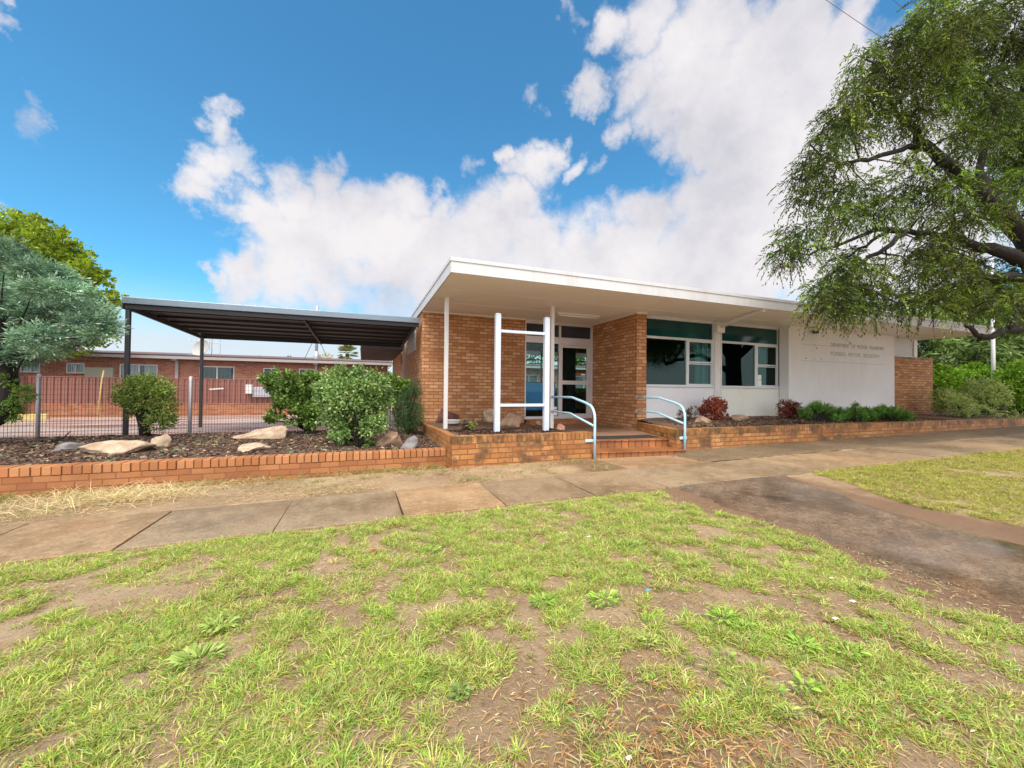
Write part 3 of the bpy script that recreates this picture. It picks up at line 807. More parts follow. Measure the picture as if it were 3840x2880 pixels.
MB().box(10.99, 8.46, 1.40, 11.16, 8.463, 1.56).build('notice', M['paper'], w2)
MB().box(10.99, 8.46, 1.57, 11.15, 8.463, 1.72).build('notice', M['paper'], w2)
cl = MB(); cl.box(9.253, 8.39, .3, 9.275, 8.50, 3.19); cl.box(9.478, 8.39, .3, 9.499, 8.50, 3.19); cl.box(9.275, 8.42, .3, 9.478, 8.47, 3.19)
cl.build('column', M['white'], B)
ll = MB(); ll.beam((9.376, 8.40, 3.02), (8.98, 6.75, 3.175), .09, .08); ll.box(9.22, 8.28, 2.86, 9.49, 8.389, 3.06)
ll.build('canopy_strut', M['trim'], B, bevel=.008)
# --- verandah posts
MB().box(1.643, 8.49, .30, 1.727, 8.574, 3.199).build('veranda_post', M['white'], B, bevel=.006)
MB().box(4.185, 8.485, .20, 4.270, 8.57, 3.199).build('veranda_post', M['white'], B, bevel=.006)
# --- lamp, floodlight
lm = MB(); lm.box(4.63, 9.0, 3.15, 5.86, 9.10, 3.196); lm = lm.build('batten_light', M['trim'], B, bevel=.004)
mb = MB(); mb.tube([(4.68, 9.05, 3.128), (5.81, 9.05, 3.128)], .018, 10); mb.build('tube_lamp', M['paper'], lm, smooth=True)
fl = MB(); fl.box(12.72, 8.03, 3.10, 13.0, 8.13, 3.19); fl.tube([(12.78, 8.03, 3.15), (12.78, 7.93, 3.12)], [.03, .05], 10); fl.tube([(12.94, 8.03, 3.15), (12.94, 7.93, 3.12)], [.03, .05], 10)
fl = fl.build('floodlight', M['white'], B)
MB().box(12.80, 7.94, 3.0, 12.92, 8.06, 3.099).build('sensor', M['black'], fl, bevel=.01)
# --- ghost lettering
def text(s, x0, x1, z, size, mat, name):
    cu = bpy.data.curves.new(name, 'FONT'); cu.body = s; cu.size = size; cu.extrude = .0012; cu.align_x = 'LEFT'
    o = bpy.data.objects.new(name, cu); COL.objects.link(o)
    bpy.context.view_layer.update()
    me = bpy.data.meshes.new_from_object(o.evaluated_get(bpy.context.evaluated_depsgraph_get())); bpy.data.objects.remove(o)
    co_ = np.zeros(len(me.vertices) * 3); me.vertices.foreach_get('co', co_); co_ = co_.reshape(-1, 3)
    wx = co_[:, 0].max() - co_[:, 0].min(); k = (x1 - x0) / wx
    new = np.stack([x0 + (co_[:, 0] - co_[:, 0].min()) * k, 8.1315 - co_[:, 2], z + co_[:, 1]], -1)
    off = np.array(ROOT[B.name]); me.vertices.foreach_set('co', (new - off).ravel().astype(np.float32)); me.update()
    me.materials.clear(); me.materials.append(mat)
    q = bpy.data.objects.new(name, me); COL.objects.link(q); q.parent = B; ROOT[q.name] = ROOT[B.name]; return q
tx = lambda u, v: spot(2980 + u * .17179, 1240 + v * .17179, Y=8.133)
for wd_, a, b in (('DEPARTMENT', 785, 1200), ('OF', 1240, 1320), ('MOTOR', 1365, 1585), ('TRANSPORT', 1620, 1950)):
    text(wd_, tx(a, 350).x, tx(b, 390).x, 2.665, .165, M['letters'], 'lettering')
for wd_, a, b in (('FORBES', 785, 1110), ('MOTOR', 1175, 1435), ('REGISTRY', 1505, 1860)):
    text(wd_, tx(a, 500).x, tx(b, 550).x, 2.39, .17, M['letters_faint'], 'lettering')
ol = MB(); ol.box(12.45, 8.1325, 2.178, 16.56, 8.1335, 2.186); ol.box(16.552, 8.1325, 2.19, 16.556, 8.1335, 2.75); ol.box(12.46, 8.1325, 2.675, 13.7, 8.1335, 2.683)
ol.build('sign_outline', M['letters_faint'], B)
for x, z, r in ((13.115, 2.58, .022), (12.627, 2.257, .022), (12.998, 2.245, .015), (13.329, 2.247, .016), (12.7, 2.35, .010), (13.02, 2.66, .012), (13.28, 2.32, .008)):
    mb = MB(); mb.tube([(x, 8.1335, z), (x, 8.130, z)], r, 10); mb.build('bolt_hole', M['hole'], B)
# --- left side wall fittings
MB().box(1.36, 11.55, 2.30, 1.409, 13.35, 3.05).build('side_window', M['asbestos'], B)
mb = MB(); mb.box(1.33, 14.35, .0, 1.408, 14.52, 3.0); mb.build('downpipe', M['asbestos'], B)
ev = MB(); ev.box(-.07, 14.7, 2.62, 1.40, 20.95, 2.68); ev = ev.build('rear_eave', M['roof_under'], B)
MB().box(-.10, 14.7, 2.60, -.072, 20.98, 2.95).build('rear_fascia', M['asbestos'], ev)
MB().box(-.072, 20.952, 2.60, 1.40, 20.98, 2.95).build('rear_fascia', M['asbestos'], ev)
# --- inside
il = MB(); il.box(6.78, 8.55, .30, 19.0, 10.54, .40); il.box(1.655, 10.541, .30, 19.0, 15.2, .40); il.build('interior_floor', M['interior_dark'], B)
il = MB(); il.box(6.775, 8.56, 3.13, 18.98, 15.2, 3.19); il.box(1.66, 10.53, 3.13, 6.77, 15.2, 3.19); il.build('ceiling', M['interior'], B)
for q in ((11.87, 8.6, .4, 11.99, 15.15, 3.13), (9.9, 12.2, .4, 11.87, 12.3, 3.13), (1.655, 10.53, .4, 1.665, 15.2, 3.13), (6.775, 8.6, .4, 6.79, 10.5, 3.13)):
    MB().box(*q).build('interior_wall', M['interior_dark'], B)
rwl = MB()
rwl.box(1.66, 15.2, -.1, 5.6, 15.4, 3.3); rwl.box(5.6, 15.2, -.1, 9.7, 15.4, 1.30); rwl.box(5.6, 15.2, 2.86, 9.7, 15.4, 3.3); rwl.box(9.7, 15.2, -.1, 13.75, 15.4, 3.3)
rwl.box(13.75, 15.2, -.1, 14.6, 15.4, 1.3); rwl.box(13.75, 15.2, 2.62, 14.6, 15.4, 3.3); rwl.box(14.6, 15.2, -.1, 19.0, 15.4, 3.3)
rwl.build('rear_wall', M['brick'], B)
rg = MB()
for x in (5.6, 7.05, 7.22, 7.39, 9.66): rg.box(x, 15.24, 1.30, x + .045, 15.30, 2.86)
rg.box(5.6, 15.23, 2.45, 9.7, 15.31, 2.50)
rg = rg.build('rear_window', M['steel_dark'], B)
cu = MB(); cu.box(3.4, 10.95, .60, 5.55, 11.0, 1.42); cu = cu.build('counter', M['blue'], B)
MB().box(3.4, 10.94, 1.4205, 5.57, 11.5, 1.45).build('worktop', M['interior'], cu)
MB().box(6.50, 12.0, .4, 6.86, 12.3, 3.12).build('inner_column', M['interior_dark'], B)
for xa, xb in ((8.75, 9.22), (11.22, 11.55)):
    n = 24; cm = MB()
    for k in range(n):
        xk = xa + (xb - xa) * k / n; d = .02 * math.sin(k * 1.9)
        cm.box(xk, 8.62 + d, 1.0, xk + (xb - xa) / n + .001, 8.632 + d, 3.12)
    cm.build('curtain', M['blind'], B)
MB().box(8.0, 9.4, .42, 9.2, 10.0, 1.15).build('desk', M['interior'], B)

# ================================================================== sign frame and handrails
sg = thing('sign_frame', 'empty white sign frame of two posts and two rails standing in the planter', 'sign frame', (2.86, 7.04, .4))
def sp_(x, y, ztop):
    m = MB(); m.box(x - .048, y - .045, .36, x + .048, y + .045, ztop - .03)
    a = len(m.v); t = .03
    m.prism([(x - .05, y - .047), (x + .05, y - .047), (x + .05, y + .047), (x - .05, y + .047)], ztop - .03, ztop - .012)
    m.prism([(x - .04, y - .035), (x + .04, y - .035), (x + .04, y + .035), (x - .04, y + .035)], ztop - .012, ztop)
    m.box(x - .018, y - .051, .38, x + .048, y - .0451, ztop - .04)
    return m.build('post', M['white_blue'], sg, bevel=.008)
zt1 = spot(*c4(757, 570), Y=7.04).z; zt2 = spot(*c4(1137, 602), Y=7.04).z
xa, xb = spot(*c4(757, 1000), Y=7.04).x, spot(*c4(1137, 1000), Y=7.04).x
sp_(xa, 7.04, zt1); sp_(xb, 7.04, zt2)
for py in ((712, 727), (1284, 1284)):
    za = spot(*c4(775, py[0]), Y=7.04).z; zb = spot(*c4(1120, py[1]), Y=7.04).z
    MB().beam((xa + .048, 7.03, (za + zb) / 2), (xb - .048, 7.03, (za + zb) / 2), .05, .055).build('rail', M['white_blue'], sg, bevel=.005)

def arc_pts(line, z_pts): return line
def handrail(label, A, Bp, ytop, mats):
    """A: wall end (x,y), Bp: foot (x,y)"""
    hr = thing('handrail', label, 'handrail', (Bp[0], Bp[1], gz(Bp[0])), 'pale blue tubular handrails at the entry steps')
    f = lambda t, z: (A[0] + (Bp[0] - A[0]) * t, A[1] + (Bp[1] - A[1]) * t, z)
    LN = math.hypot(Bp[0] - A[0], Bp[1] - A[1])
    t_b = .55
    top = [f(0, 1.045), f(.25, 1.05), f(t_b - .04, 1.055), f(t_b, 1.050), f(t_b + .05, 1.032)]
    # sloping length then a bend down into the foot
    zc = .935; tc = .885
    top += [f(tc - .06, .965), f(tc, zc)]
    for k in range(1, 7):
        a = k / 6 * math.radians(66)
        t = tc + (1 - tc) * math.sin(math.radians(24) + a * 1.0) / 1.0 if False else tc + (1 - tc) * (math.sin(a * 90 / 66))
        z = zc - .235 * (1 - math.cos(a * 90 / 66)) - .02 * k / 6
        top.append(f(t, z))
    top += [f(1, .5), f(1, gz(Bp[0]) + .0)]
    mb = MB(); mb.tube(top, .0245, 12); mb.build('top_rail', M['rail'], hr, smooth=True)
    low = [f(0, .70), f(.25, .712), f(t_b - .08, .720), f(t_b - .03, .712), f(t_b + .02, .69), f(.985, .555)]
    mb = MB(); mb.tube(low, .0205, 12); mb.build('lower_rail', M['rail'], hr, smooth=True)
    for z in (1.045, .70):
        mb = MB(); p = f(0, z); q = f(.012, z)
        mb.tube([p, q], .038, 14); mb.build('flange', M['galv'], hr)
    return hr, f
h1, f1 = handrail('pale blue tubular handrail on the left of the steps, fixed to the white verandah post', (4.228, 8.484), (3.965, 6.225), 1.05, None)
MB().box(3.79, 6.255, .265, 3.97, 6.2735, .315).build('wall_bracket', M['rail'], h1, bevel=.004)
MB().box(3.92, 6.19, -.075, 4.01, 6.265, -.055).build('foot_plate', M['rail'], h1)
h2, f2 = handrail('pale blue tubular handrail on the right of the steps, fixed to the brick pier', (6.425, 8.20), (6.06, 6.225), 1.05, None)
MB().box(5.965, 6.255, .24, 6.145, 6.2735, .295).build('wall_bracket', M['rail'], h2, bevel=.004)
MB().box(6.05, 6.255, -.03, 6.13, 6.277, .0).build('wall_bracket', M['rail'], h2)

# ================================================================== CARPORT
cp = thing('carport', 'dark steel carport with a flat sheet roof joined to the brick office', 'carport', (-2, 12.4, 0))
CX0, CX1, CY0, CY1 = -4.58, 1.335, 10.42, 14.5
rs = MB(); n = 60                                  # trough-profile sheeting seen on the edge
for k in range(n):
    x0 = CX0 + (CX1 - CX0) * k / n; x1 = CX0 + (CX1 - CX0) * (k + 1) / n; xm = x0 + (x1 - x0) * .35
    for a, b, h in ((x0, xm, .035), (xm, x1, 0)):
        rs.prism([(a, CY0 - .05), (b, CY0 - .05), (b, CY1), (a, CY1)], [2.945 + h, 2.945 + h, 2.80 + h, 2.80 + h], [2.952 + h, 2.952 + h, 2.807 + h, 2.807 + h])
rs.prism([(CX0, CY0 - .04), (CX1, CY0 - .04), (CX1, CY1), (CX0, CY1)], [2.934, 2.934, 2.789, 2.789], [2.944, 2.944, 2.799, 2.799])
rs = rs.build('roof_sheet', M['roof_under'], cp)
fg = MB(); fg.box(CX0 - .02, CY0 - .10, 2.885, CX1, CY0 - .055, 3.02); fg.box(CX0 - .02, CY0 - .054, 2.885, CX1, CY0 + .05, 2.90)
fg.build('front_gutter', M['roof_sheet'], cp, bevel=.006)
MB().box(CX0 - .045, CY0 - .05, 2.78, CX0 - .022, CY1, 2.99).build('side_flashing', M['steel_dark'], cp)
MB().box(CX0, CY0 - .04, 2.79, CX1, CY0 + .02, 2.884).build('front_beam', M['steel_dark'], cp)
MB().box(CX0, CY1 - .08, 2.655, CX1, CY1, 2.79).build('rear_beam', M['steel_dark'], cp)
for k in range(1, 6):
    y = CY0 + (CY1 - CY0) * k / 6; z = 2.94 - .145 * k / 6
    MB().box(CX0, y - .03, z - .055, CX1, y + .03, z - .003).build('purlin', M['steel_dark'], cp)
for x in (-4.50, -1.30, 1.25):
    MB().beam((x, CY0 + .03, 2.80), (x, CY1 - .09, 2.67), .05, .09).build('rafter', paint('rafter_steel', (.06, .05, .045), .6), cp)
for (x, y, zt, zb) in ((-4.545, 10.44, 2.789, -.0), (-4.53, 14.42, 2.654, -.1)):
    MB().box(x - .038, y - .038, zb, x + .038, y + .038, zt).build('post', M['steel_dark'], cp, bevel=.006)

# ================================================================== WIRE FENCE
fn = thing('mesh_fence', 'welded wire mesh fence with grey steel posts behind the mulch bed', 'fence', (-3.4, 10.2, .2))
px_ = [-12.9, -10.45, -8.1, -5.74, -3.385, -1.03, .62]
for x in px_:
    mb = MB(); mb.tube([(x, 10.2, -.1), (x, 10.2, 1.40), (x, 10.2, 1.415)], [.033, .033, .02], 12); mb.build('post', M['galv'], fn, smooth=True)
px2 = px_ + [1.40]
for a, b in zip(px2[:-1], px2[1:]):
    mb = MB(); k = int((b - a - .06) / .05); g = .0024
    for i in range(k + 1):
        x = a + .035 + (b - a - .07) * i / k
        mb.box(x - g, 10.155, .21, x + g, 10.155 + 2 * g, 1.355)
    z = .22
    rows = [.22, .32, .42, .52, .62, .72, .82, .92, 1.02, 1.12, 1.22, 1.30, 1.35]
    for z in rows: mb.box(a + .03, 10.1496, z - g, b - .03, 10.1546, z + g)
    mb.build('mesh_panel', M['wire'], fn)

# ================================================================== BROWN FENCE, HOUSES BEHIND
bf = thing('sheet_fence', 'ribbed brown metal fence on a low orange brick base across the car park', 'fence', (-6, 19.9, 0))
MB().box(-40, 20.0, -.4, 1.3, 20.22, .505).build('brick_base', M['base_brick'], bf)
mb = MB(); x = -40; zt = 1.51
while x < 1.3:
    w_ = .2
    vs = [(x, 20.06), (x + .10, 20.06), (x + .115, 20.09), (x + .185, 20.09), (x + .2, 20.06)]
    for (a, b) in zip(vs[:-1], vs[1:]):
        mb.add([(a[0], a[1], .506), (b[0], b[1], .506), (b[0], b[1], zt), (a[0], a[1], zt), (a[0], a[1] + .006, .506), (b[0], b[1] + .006, .506), (b[0], b[1] + .006, zt), (a[0], a[1] + .006, zt)],
               [(0, 1, 2, 3), (5, 4, 7, 6), (3, 2, 6, 7)])
    x += w_
mb.build('sheeting', M['colorbond'], bf)
MB().box(-40, 20.055, 1.511, 1.3, 20.105, 1.54).build('top_rail', M['colorbond'], bf)

def house(root, x0, x1, Y, zg, zw, wins, dps, mat, depthy=8, roofc='house_roof', ovr=.4):
    wl = MB(); xs_ = sorted(wins)
    cur = x0
    for (a, b, z0, z1) in xs_:
        wl.box(cur, Y, zg, a, Y + .11, zw); wl.box(a, Y, zg, b, Y + .11, z0); wl.box(a, Y, z1, b, Y + .11, zw); cur = b
    wl.box(cur, Y, zg, x1, Y + .11, zw)
    wl.box(x0, Y + .111, zg, x0 + .11, Y + depthy, zw); wl.box(x1 - .11, Y + .111, zg, x1, Y + depthy, zw)
    wl.build('wall', mat, root)
    for i, (a, b, z0, z1) in enumerate(xs_):
        f = MB(); t = .05; m_ = (a + b) / 2
        f.box(a, Y + .03, z0, b, Y + .09, z0 + t); f.box(a, Y + .03, z1 - t, b, Y + .09, z1)
        f.box(a, Y + .03, z0 + t, a + t, Y + .09, z1 - t); f.box(b - t, Y + .03, z0 + t, b, Y + .09, z1 - t); f.box(m_ - t / 2, Y + .03, z0 + t, m_ + t / 2, Y + .09, z1 - t)
        f = f.build('window', M['white'], root)
        MB().box(a + t, Y + .06, z0 + t, b - t, Y + .066, z1 - t).build('pane', M['glass_house'], f)
        MB().box(a - .04, Y - .03, z0 - .05, b + .04, Y + .028, z0 - .001).build('sill', M['base_brick'], f)
        cmb = MB(); n = 26
        for k in range(n):
            xk = a + (b - a) * k / n
            if i % 3 == 2 and .45 < k / n < .58: continue
            d = .03 * math.sin(k * 2.1 + i)
            cmb.box(xk, Y + .16 + d, z0 - .1, xk + (b - a) / n, Y + .17 + d, z1 + .05)
        cmb.build('curtain', M['curtain'] if i % 4 != 3 else M['interior'], f)
    bk = MB(); bk.box(x0 + .12, Y + .4, zg, x1 - .12, Y + .5, zw); bk.build('inner_wall', M['interior_dark'], root)
    rf_ = MB(); rise = .09
    ya, yb = Y - ovr, Y + depthy + ovr
    rf_.add([(x0 - .3, ya, zw + .03), (x1 + .3, ya, zw + .03), (x1 + .3, yb, zw + .03 + rise * 8), (x0 - .3, yb, zw + .03 + rise * 8),
             (x0 - .3, ya, zw + .13), (x1 + .3, ya, zw + .13), (x1 + .3, yb, zw + .13 + rise * 8), (x0 - .3, yb, zw + .13 + rise * 8)],
            [(3, 2, 1, 0), (4, 5, 6, 7), (0, 1, 5, 4), (1, 2, 6, 5), (2, 3, 7, 6), (3, 0, 4, 7)])
    rf_ = rf_.build('roof', M['rust_roof'], root)
    MB().box(x0 - .32, ya - .10, zw - .035, x1 + .32, ya - .002, zw + .09).build('gutter', M['gutter'], rf_)
    cr = MB(); x = x0 - .3
    while x < x1 + .3:
        cr.tube([(x + .04, ya - .06, zw + .145), (x + .04, ya + .3, zw + .165)], .022, 6); x += .09
    cr.build('roof_edge', M['rust_roof'], rf_)
    for x in dps:
        MB().box(x - .06, Y - .09, zg, x + .06, Y - .002, zw + .02).build('downpipe', M['gutter'], root)
        MB().box(x - .09, Y - .42, zw - .10, x + .11, Y - .02, zw + .06).build('rainhead', M['gutter'], root)
M['rust_roof'] = paint('rusty_corrugated_roof', (.16, .09, .075), .6, .25, 3)
HY = 23.0
def hx(p): return spot(*p, Y=HY).x
def hz(p): return spot(*p, Y=HY).z
H1 = thing('brick_house', 'long low red brick house with white curtained windows behind the brown metal fence', 'house', (-6, HY, 0))
wins = [(hx(c1(100, 935)), hx(c1(208, 935)), 1.73, 2.18), (hx(c1(340, 935)), hx(c1(438, 935)), 1.73, 2.19), (hx(c2(110, 800)), hx(c2(453, 800)), 1.50, 2.20),
        (hx(c2(820, 800)), hx(c2(1135, 800)), 1.50, 2.20), (hx(s5(92, 400)), hx(s5(302, 400)), 1.55, 2.18), (hx(s5(553, 400)), hx(s5(757, 400)), 1.55, 2.19), (hx(s5(1380, 380)), hx(s5(1480, 380)), 1.6, 2.18)]
house(H1, -26, hx(s5(1705, 400)), HY, -.2, 2.50, wins, [hx(c2(630, 700)), hx(s5(778, 400))], M['house_brick'])
mbx = MB(); p = spot(*c1(515, 968), Y=HY - .1); mbx.box(p.x - .48, HY - .16, p.z - .30, p.x + .48, HY - .005, p.z + .26); mbx.build('meter_box', M['palegreen_box'], H1, bevel=.01)
H2 = thing('rear_brick_house', 'orange brick house behind the office, seen through its door glass', 'house', (12, 24, 0))
house(H2, 3.2, 26, 24.0, -.2, 2.66, [(9.6, 10.9, 1.3, 2.2), (13.6, 15.2, 1.3, 2.2), (18, 19.5, 1.3, 2.2)], [11.9, 17.0], M['brick'])
# ================================================================== PLANTS
def unit(a): return a / np.maximum(np.linalg.norm(a, axis=-1, keepdims=True), 1e-9)
def rdir(n): return unit(RNG.normal(size=(n, 3)))

def quads(P, D, Ln, W, S=None, mid=.45):
    n = len(P); D = unit(D)
    if S is None: S = rdir(n)
    S = unit(np.cross(D, S))
    Ln = np.broadcast_to(Ln, (n,))[:, None]; W = np.broadcast_to(W, (n,))[:, None]
    m = P + D * Ln * mid
    V = np.stack([P, m - S * W / 2, P + D * Ln, m + S * W / 2], 1)
    return V.reshape(-1, 3)

def fquads(n): return np.arange(n * 4).reshape(n, 4)

def palette(n, cols, jit=.15):
    c = np.array(cols); i = RNG.integers(0, len(c), n); j = RNG.integers(0, len(c), n); t = RNG.random((n, 1))
    return np.clip((c[i] * (1 - t) + c[j] * t) * (1 + RNG.normal(size=(n, 1)) * jit), .004, .9)

def lobes_px(lst, cf, d, jd=0, sc=1.0, cscale=1.0):
    """lobes given as photograph positions at a depth -> world centres and radii"""
    out = []
    for (x, y, r) in lst:
        sx, sy = cf(x, y); dd = d + random.uniform(-jd, jd)
        out.append((far(sx, sy, dd), r * cscale * pxm(dd) * sc))
    return out

def foliage(lobes, n, ln, wd, cols, up=.3, out_=1.0, rnd=.8, clump=.22, flat=1.0, shell=.55, lobe_var=.18, droop=0, noisef=3.0):
    C = np.array([tuple(c) for c, r in lobes]); Rr = np.array([r for c, r in lobes])
    w = Rr ** 2; w = w / w.sum()
    # clump centres on lobe shells
    nc = max(12, int(n / 22))
    li = RNG.choice(len(lobes), nc, p=w)
    d = rdir(nc); rad = (shell + (1 - shell) * RNG.random(nc) ** .5)
    bump = np.array([mnoise.noise(Vector(tuple(v * noisef)) + Vector((k * 3.1, 0, 0))) for v, k in zip(d, li)])
    rad = rad * (1 + .25 * bump)
    cc = C[li] + d * (Rr[li] * rad)[:, None] * np.array([1, 1, flat])
    lt = 1 + (RNG.random(len(lobes)) - .5) * 2 * lobe_var
    ct = lt[li] * (1 + RNG.normal(size=nc) * .14)
    k = RNG.integers(0, nc, n)
    P = cc[k] + RNG.normal(size=(n, 3)) * (np.minimum(Rr[li][k], .6) * clump)[:, None]
    D = unit(d[k] * out_ + RNG.normal(size=(n, 3)) * rnd + np.array([0, 0, up - droop]))
    L_ = ln * (.6 + .8 * RNG.random(n)); W_ = wd * (.7 + .6 * RNG.random(n))
    V = quads(P, D, L_, W_)
    col = palette(n, cols) * ct[k][:, None]
    return V, np.clip(col, .004, .9), cc

def stems(mb, base, targets, r0, r1, n=6, sag=.0, mid=None):
    for t in targets:
        t = Vector(t); b = Vector(base)
        m1 = b.lerp(t, .4) + Vector((random.uniform(-.06, .06), random.uniform(-.06, .06), .12 * (t - b).length - sag))
        m2 = b.lerp(t, .75) + Vector((random.uniform(-.05, .05), random.uniform(-.05, .05), .06 * (t - b).length - sag))
        mb.tube([b, m1, m2, t], [r0, r0 * .7 + r1 * .3, r0 * .35 + r1 * .65, r1], n)

def shrub(name, label, cat, base, lobes, n, ln, wd, cols, group=None, mat=None, stem_r=.02, nst=10, bark=None, trunk=None, **kw):
    t = thing(name, label, cat, base, group)
    V, col, cc = foliage(lobes, n, ln, wd, cols, **kw)
    npmesh('foliage', V, fquads(n), mat or M['leaf'], t, col)
    mb = MB()
    if trunk:
        for pts, rad in trunk: mb.tube(pts, rad, 9)
    sel = RNG.choice(len(cc), min(nst, len(cc)), replace=False)
    if nst:
        src = trunk[0][0][-1] if trunk else base
        stems(mb, src, [cc[i] for i in sel], stem_r, stem_r * .25)
        for c, r in lobes[::2]: stems(mb, src, [c], stem_r * 1.3, stem_r * .4)
    if mb.v: mb.build('trunk' if trunk else 'stems', bark or M['twig'], t, smooth=True)
    return t

GREEN1 = [(.085, .16, .045), (.12, .21, .065), (.06, .12, .035), (.16, .25, .09)]
# -- trimmed shrub by the carport post
bs = spot(*c2(350, 1388), Z=.2); dS = depth(bs)
lob = lobes_px([(330, 945, 95), (180, 985, 95), (250, 930, 80), (430, 950, 95), (510, 1010, 85), (130, 1060, 60), (250, 1060, 100), (400, 1070, 110), (520, 1110, 80), (470, 1210, 100), (540, 1240, 60), (440, 1290, 70), (220, 1160, 60)], c2, dS, .12, cscale=.4219)
tr = [([bs + Vector((0, 0, -.1)), far(*c2(330, 1290), dS), far(*c2(300, 1200), dS)], [.10, .085, .075]),
      ([far(*c2(300, 1210), dS), far(*c2(220, 1130), dS)], [.055, .04]), ([far(*c2(310, 1220), dS), far(*c2(350, 1110), dS)], [.06, .035]),
      ([far(*c2(330, 1300), dS), far(*c2(450, 1230), dS)], [.05, .02])]
shrub('trimmed_shrub', 'small trimmed green shrub on a thick dark stump beside the carport post', 'shrub', bs, lob, 8500, .055, .024,
      [(.18, .27, .045), (.27, .37, .07), (.12, .19, .035), (.36, .43, .12)], trunk=tr, bark=M['bark'], nst=14, stem_r=.018, rnd=1.0, shell=.5)

# -- big viburnum-like shrub
bv = spot(*c3(1060, 1370), Z=.17); dV = depth(bv) + .25
lob = lobes_px([(950, 745, 95), (840, 790, 105), (1070, 760, 100), (1190, 810, 105), (760, 880, 95), (780, 980, 90), (930, 900, 150), (1110, 920, 140), (1260, 880, 85), (1290, 960, 60), (830, 1090, 95), (1000, 1080, 150), (1180, 1060, 110), (1240, 1140, 60), (880, 1230, 85), (1040, 1260, 100), (960, 1310, 60), (1100, 1330, 55), (1150, 1200, 70)], c3, dV, .2, cscale=.4218)
shrub('broadleaf_shrub', 'large bushy grey green shrub in the mulch bed nearest the planter wall', 'shrub', bv, lob, 21000, .055, .032,
      [(.12, .23, .055), (.19, .33, .085), (.075, .15, .035), (.27, .41, .12), (.33, .45, .16)], nst=16, stem_r=.008, rnd=1.0, up=.15, shell=.4, lobe_var=.2, mat=M['leaf_gloss'], bark=M['bark'])

# -- creeper hedge on the fence
dF = depth(Vector((-2.2, 10.0, .8)))
lob = lobes_px([(250, 770, 55), (330, 770, 70), (430, 760, 65), (520, 770, 70), (610, 775, 70), (700, 790, 70), (300, 840, 50), (360, 880, 65), (450, 900, 70), (560, 890, 80), (650, 900, 80), (710, 960, 60), (470, 980, 60), (560, 1010, 70), (640, 1040, 70), (400, 960, 50), (330, 1010, 45), (290, 1090, 45), (250, 1130, 30), (350, 1110, 35), (440, 1150, 28), (480, 1180, 24), (630, 1160, 50), (680, 1110, 55), (620, 1200, 40), (560, 1110, 40), (480, 1080, 40)], c3, dF, .12, cscale=.4218)
bh = spot(*c3(590, 1225), Z=.21)
shrub('fence_creeper', 'ragged bright green creeper shrub growing over the wire fence left of the big shrub', 'shrub', bh, lob, 8200, .075, .042,
      [(.10, .20, .03), (.15, .27, .045), (.07, .14, .02), (.23, .34, .08)], nst=26, stem_r=.012, rnd=1.0, shell=.35, mat=M['leaf_gloss'], bark=M['twig'])
dF2 = depth(Vector((1.0, 10.0, .8)))
lob = lobes_px([(1310, 780, 55), (1370, 790, 60), (1440, 800, 55), (1490, 810, 45), (1400, 860, 50), (1350, 900, 50), (1450, 880, 45), (1380, 950, 40)], c3, dF2, .1, cscale=.4218)
shrub('fence_creeper', 'yellow green creeper on the fence top between the big shrub and the brick corner', 'shrub', spot(*c3(1400, 1200), Z=.2), lob, 2400, .07, .036,
      [(.13, .24, .03), (.20, .32, .05), (.09, .17, .025)], nst=12, stem_r=.012, rnd=1.0, shell=.4, mat=M['leaf_gloss'])
# -- dark upright shrub beside the brick corner
bd = spot(*c3(1490, 1250), Z=.19); dD = depth(bd)
lob = lobes_px([(1550, 800, 45), (1520, 880, 60), (1570, 870, 55), (1450, 960, 70), (1530, 960, 80), (1470, 1050, 95), (1560, 1050, 75), (1440, 1130, 80), (1530, 1140, 90), (1480, 1200, 75), (1580, 1180, 45)], c3, dD, .12, cscale=.4218)
shrub('feathery_shrub', 'dark green feathery shrub against the left corner of the orange brick wall', 'shrub', bd, lob, 9500, .045, .010,
      [(.05, .12, .045), (.075, .165, .06), (.04, .09, .035), (.14, .22, .07)], nst=18, stem_r=.012, rnd=.8, up=.6, shell=.3, mat=M['leaf'])

# -- blue conifer at the left edge
bc = Vector((-6.55, 9.1, .15)); dC = depth(Vector((-5.6, 9.2, 2.5)))
CON = [(.17, .30, .20), (.25, .39, .27), (.10, .20, .13), (.34, .48, .35)]
lobc = lobes_px([(20, 330, 110), (100, 420, 120), (260, 470, 120), (400, 520, 100), (150, 540, 150), (320, 600, 130), (500, 610, 100), (620, 720, 90), (680, 810, 70), (560, 800, 110), (430, 760, 130), (260, 740, 150), (60, 700, 160), (100, 880, 150), (260, 900, 130), (400, 920, 90), (520, 890, 80), (640, 880, 60), (730, 850, 40), (20, 1000, 110), (160, 1010, 90), (300, 1000, 60)], r2, dC, .7, cscale=.5727)
for dx, dy, dz, r in ((-1.4, .6, 2.9, 1.1), (-2.1, .3, 2.2, 1.0), (-1.2, 1.2, 2.3, 1.0), (-1.0, -.8, 2.4, .8), (-2.6, .4, 2.9, .8), (-1.6, .2, 3.5, .8)):
    lobc.append((bc + Vector((dx, dy, dz)), r))
ct = thing('blue_conifer', 'blue green feathery conifer with drooping sprays at the left end of the bed', 'tree', bc)
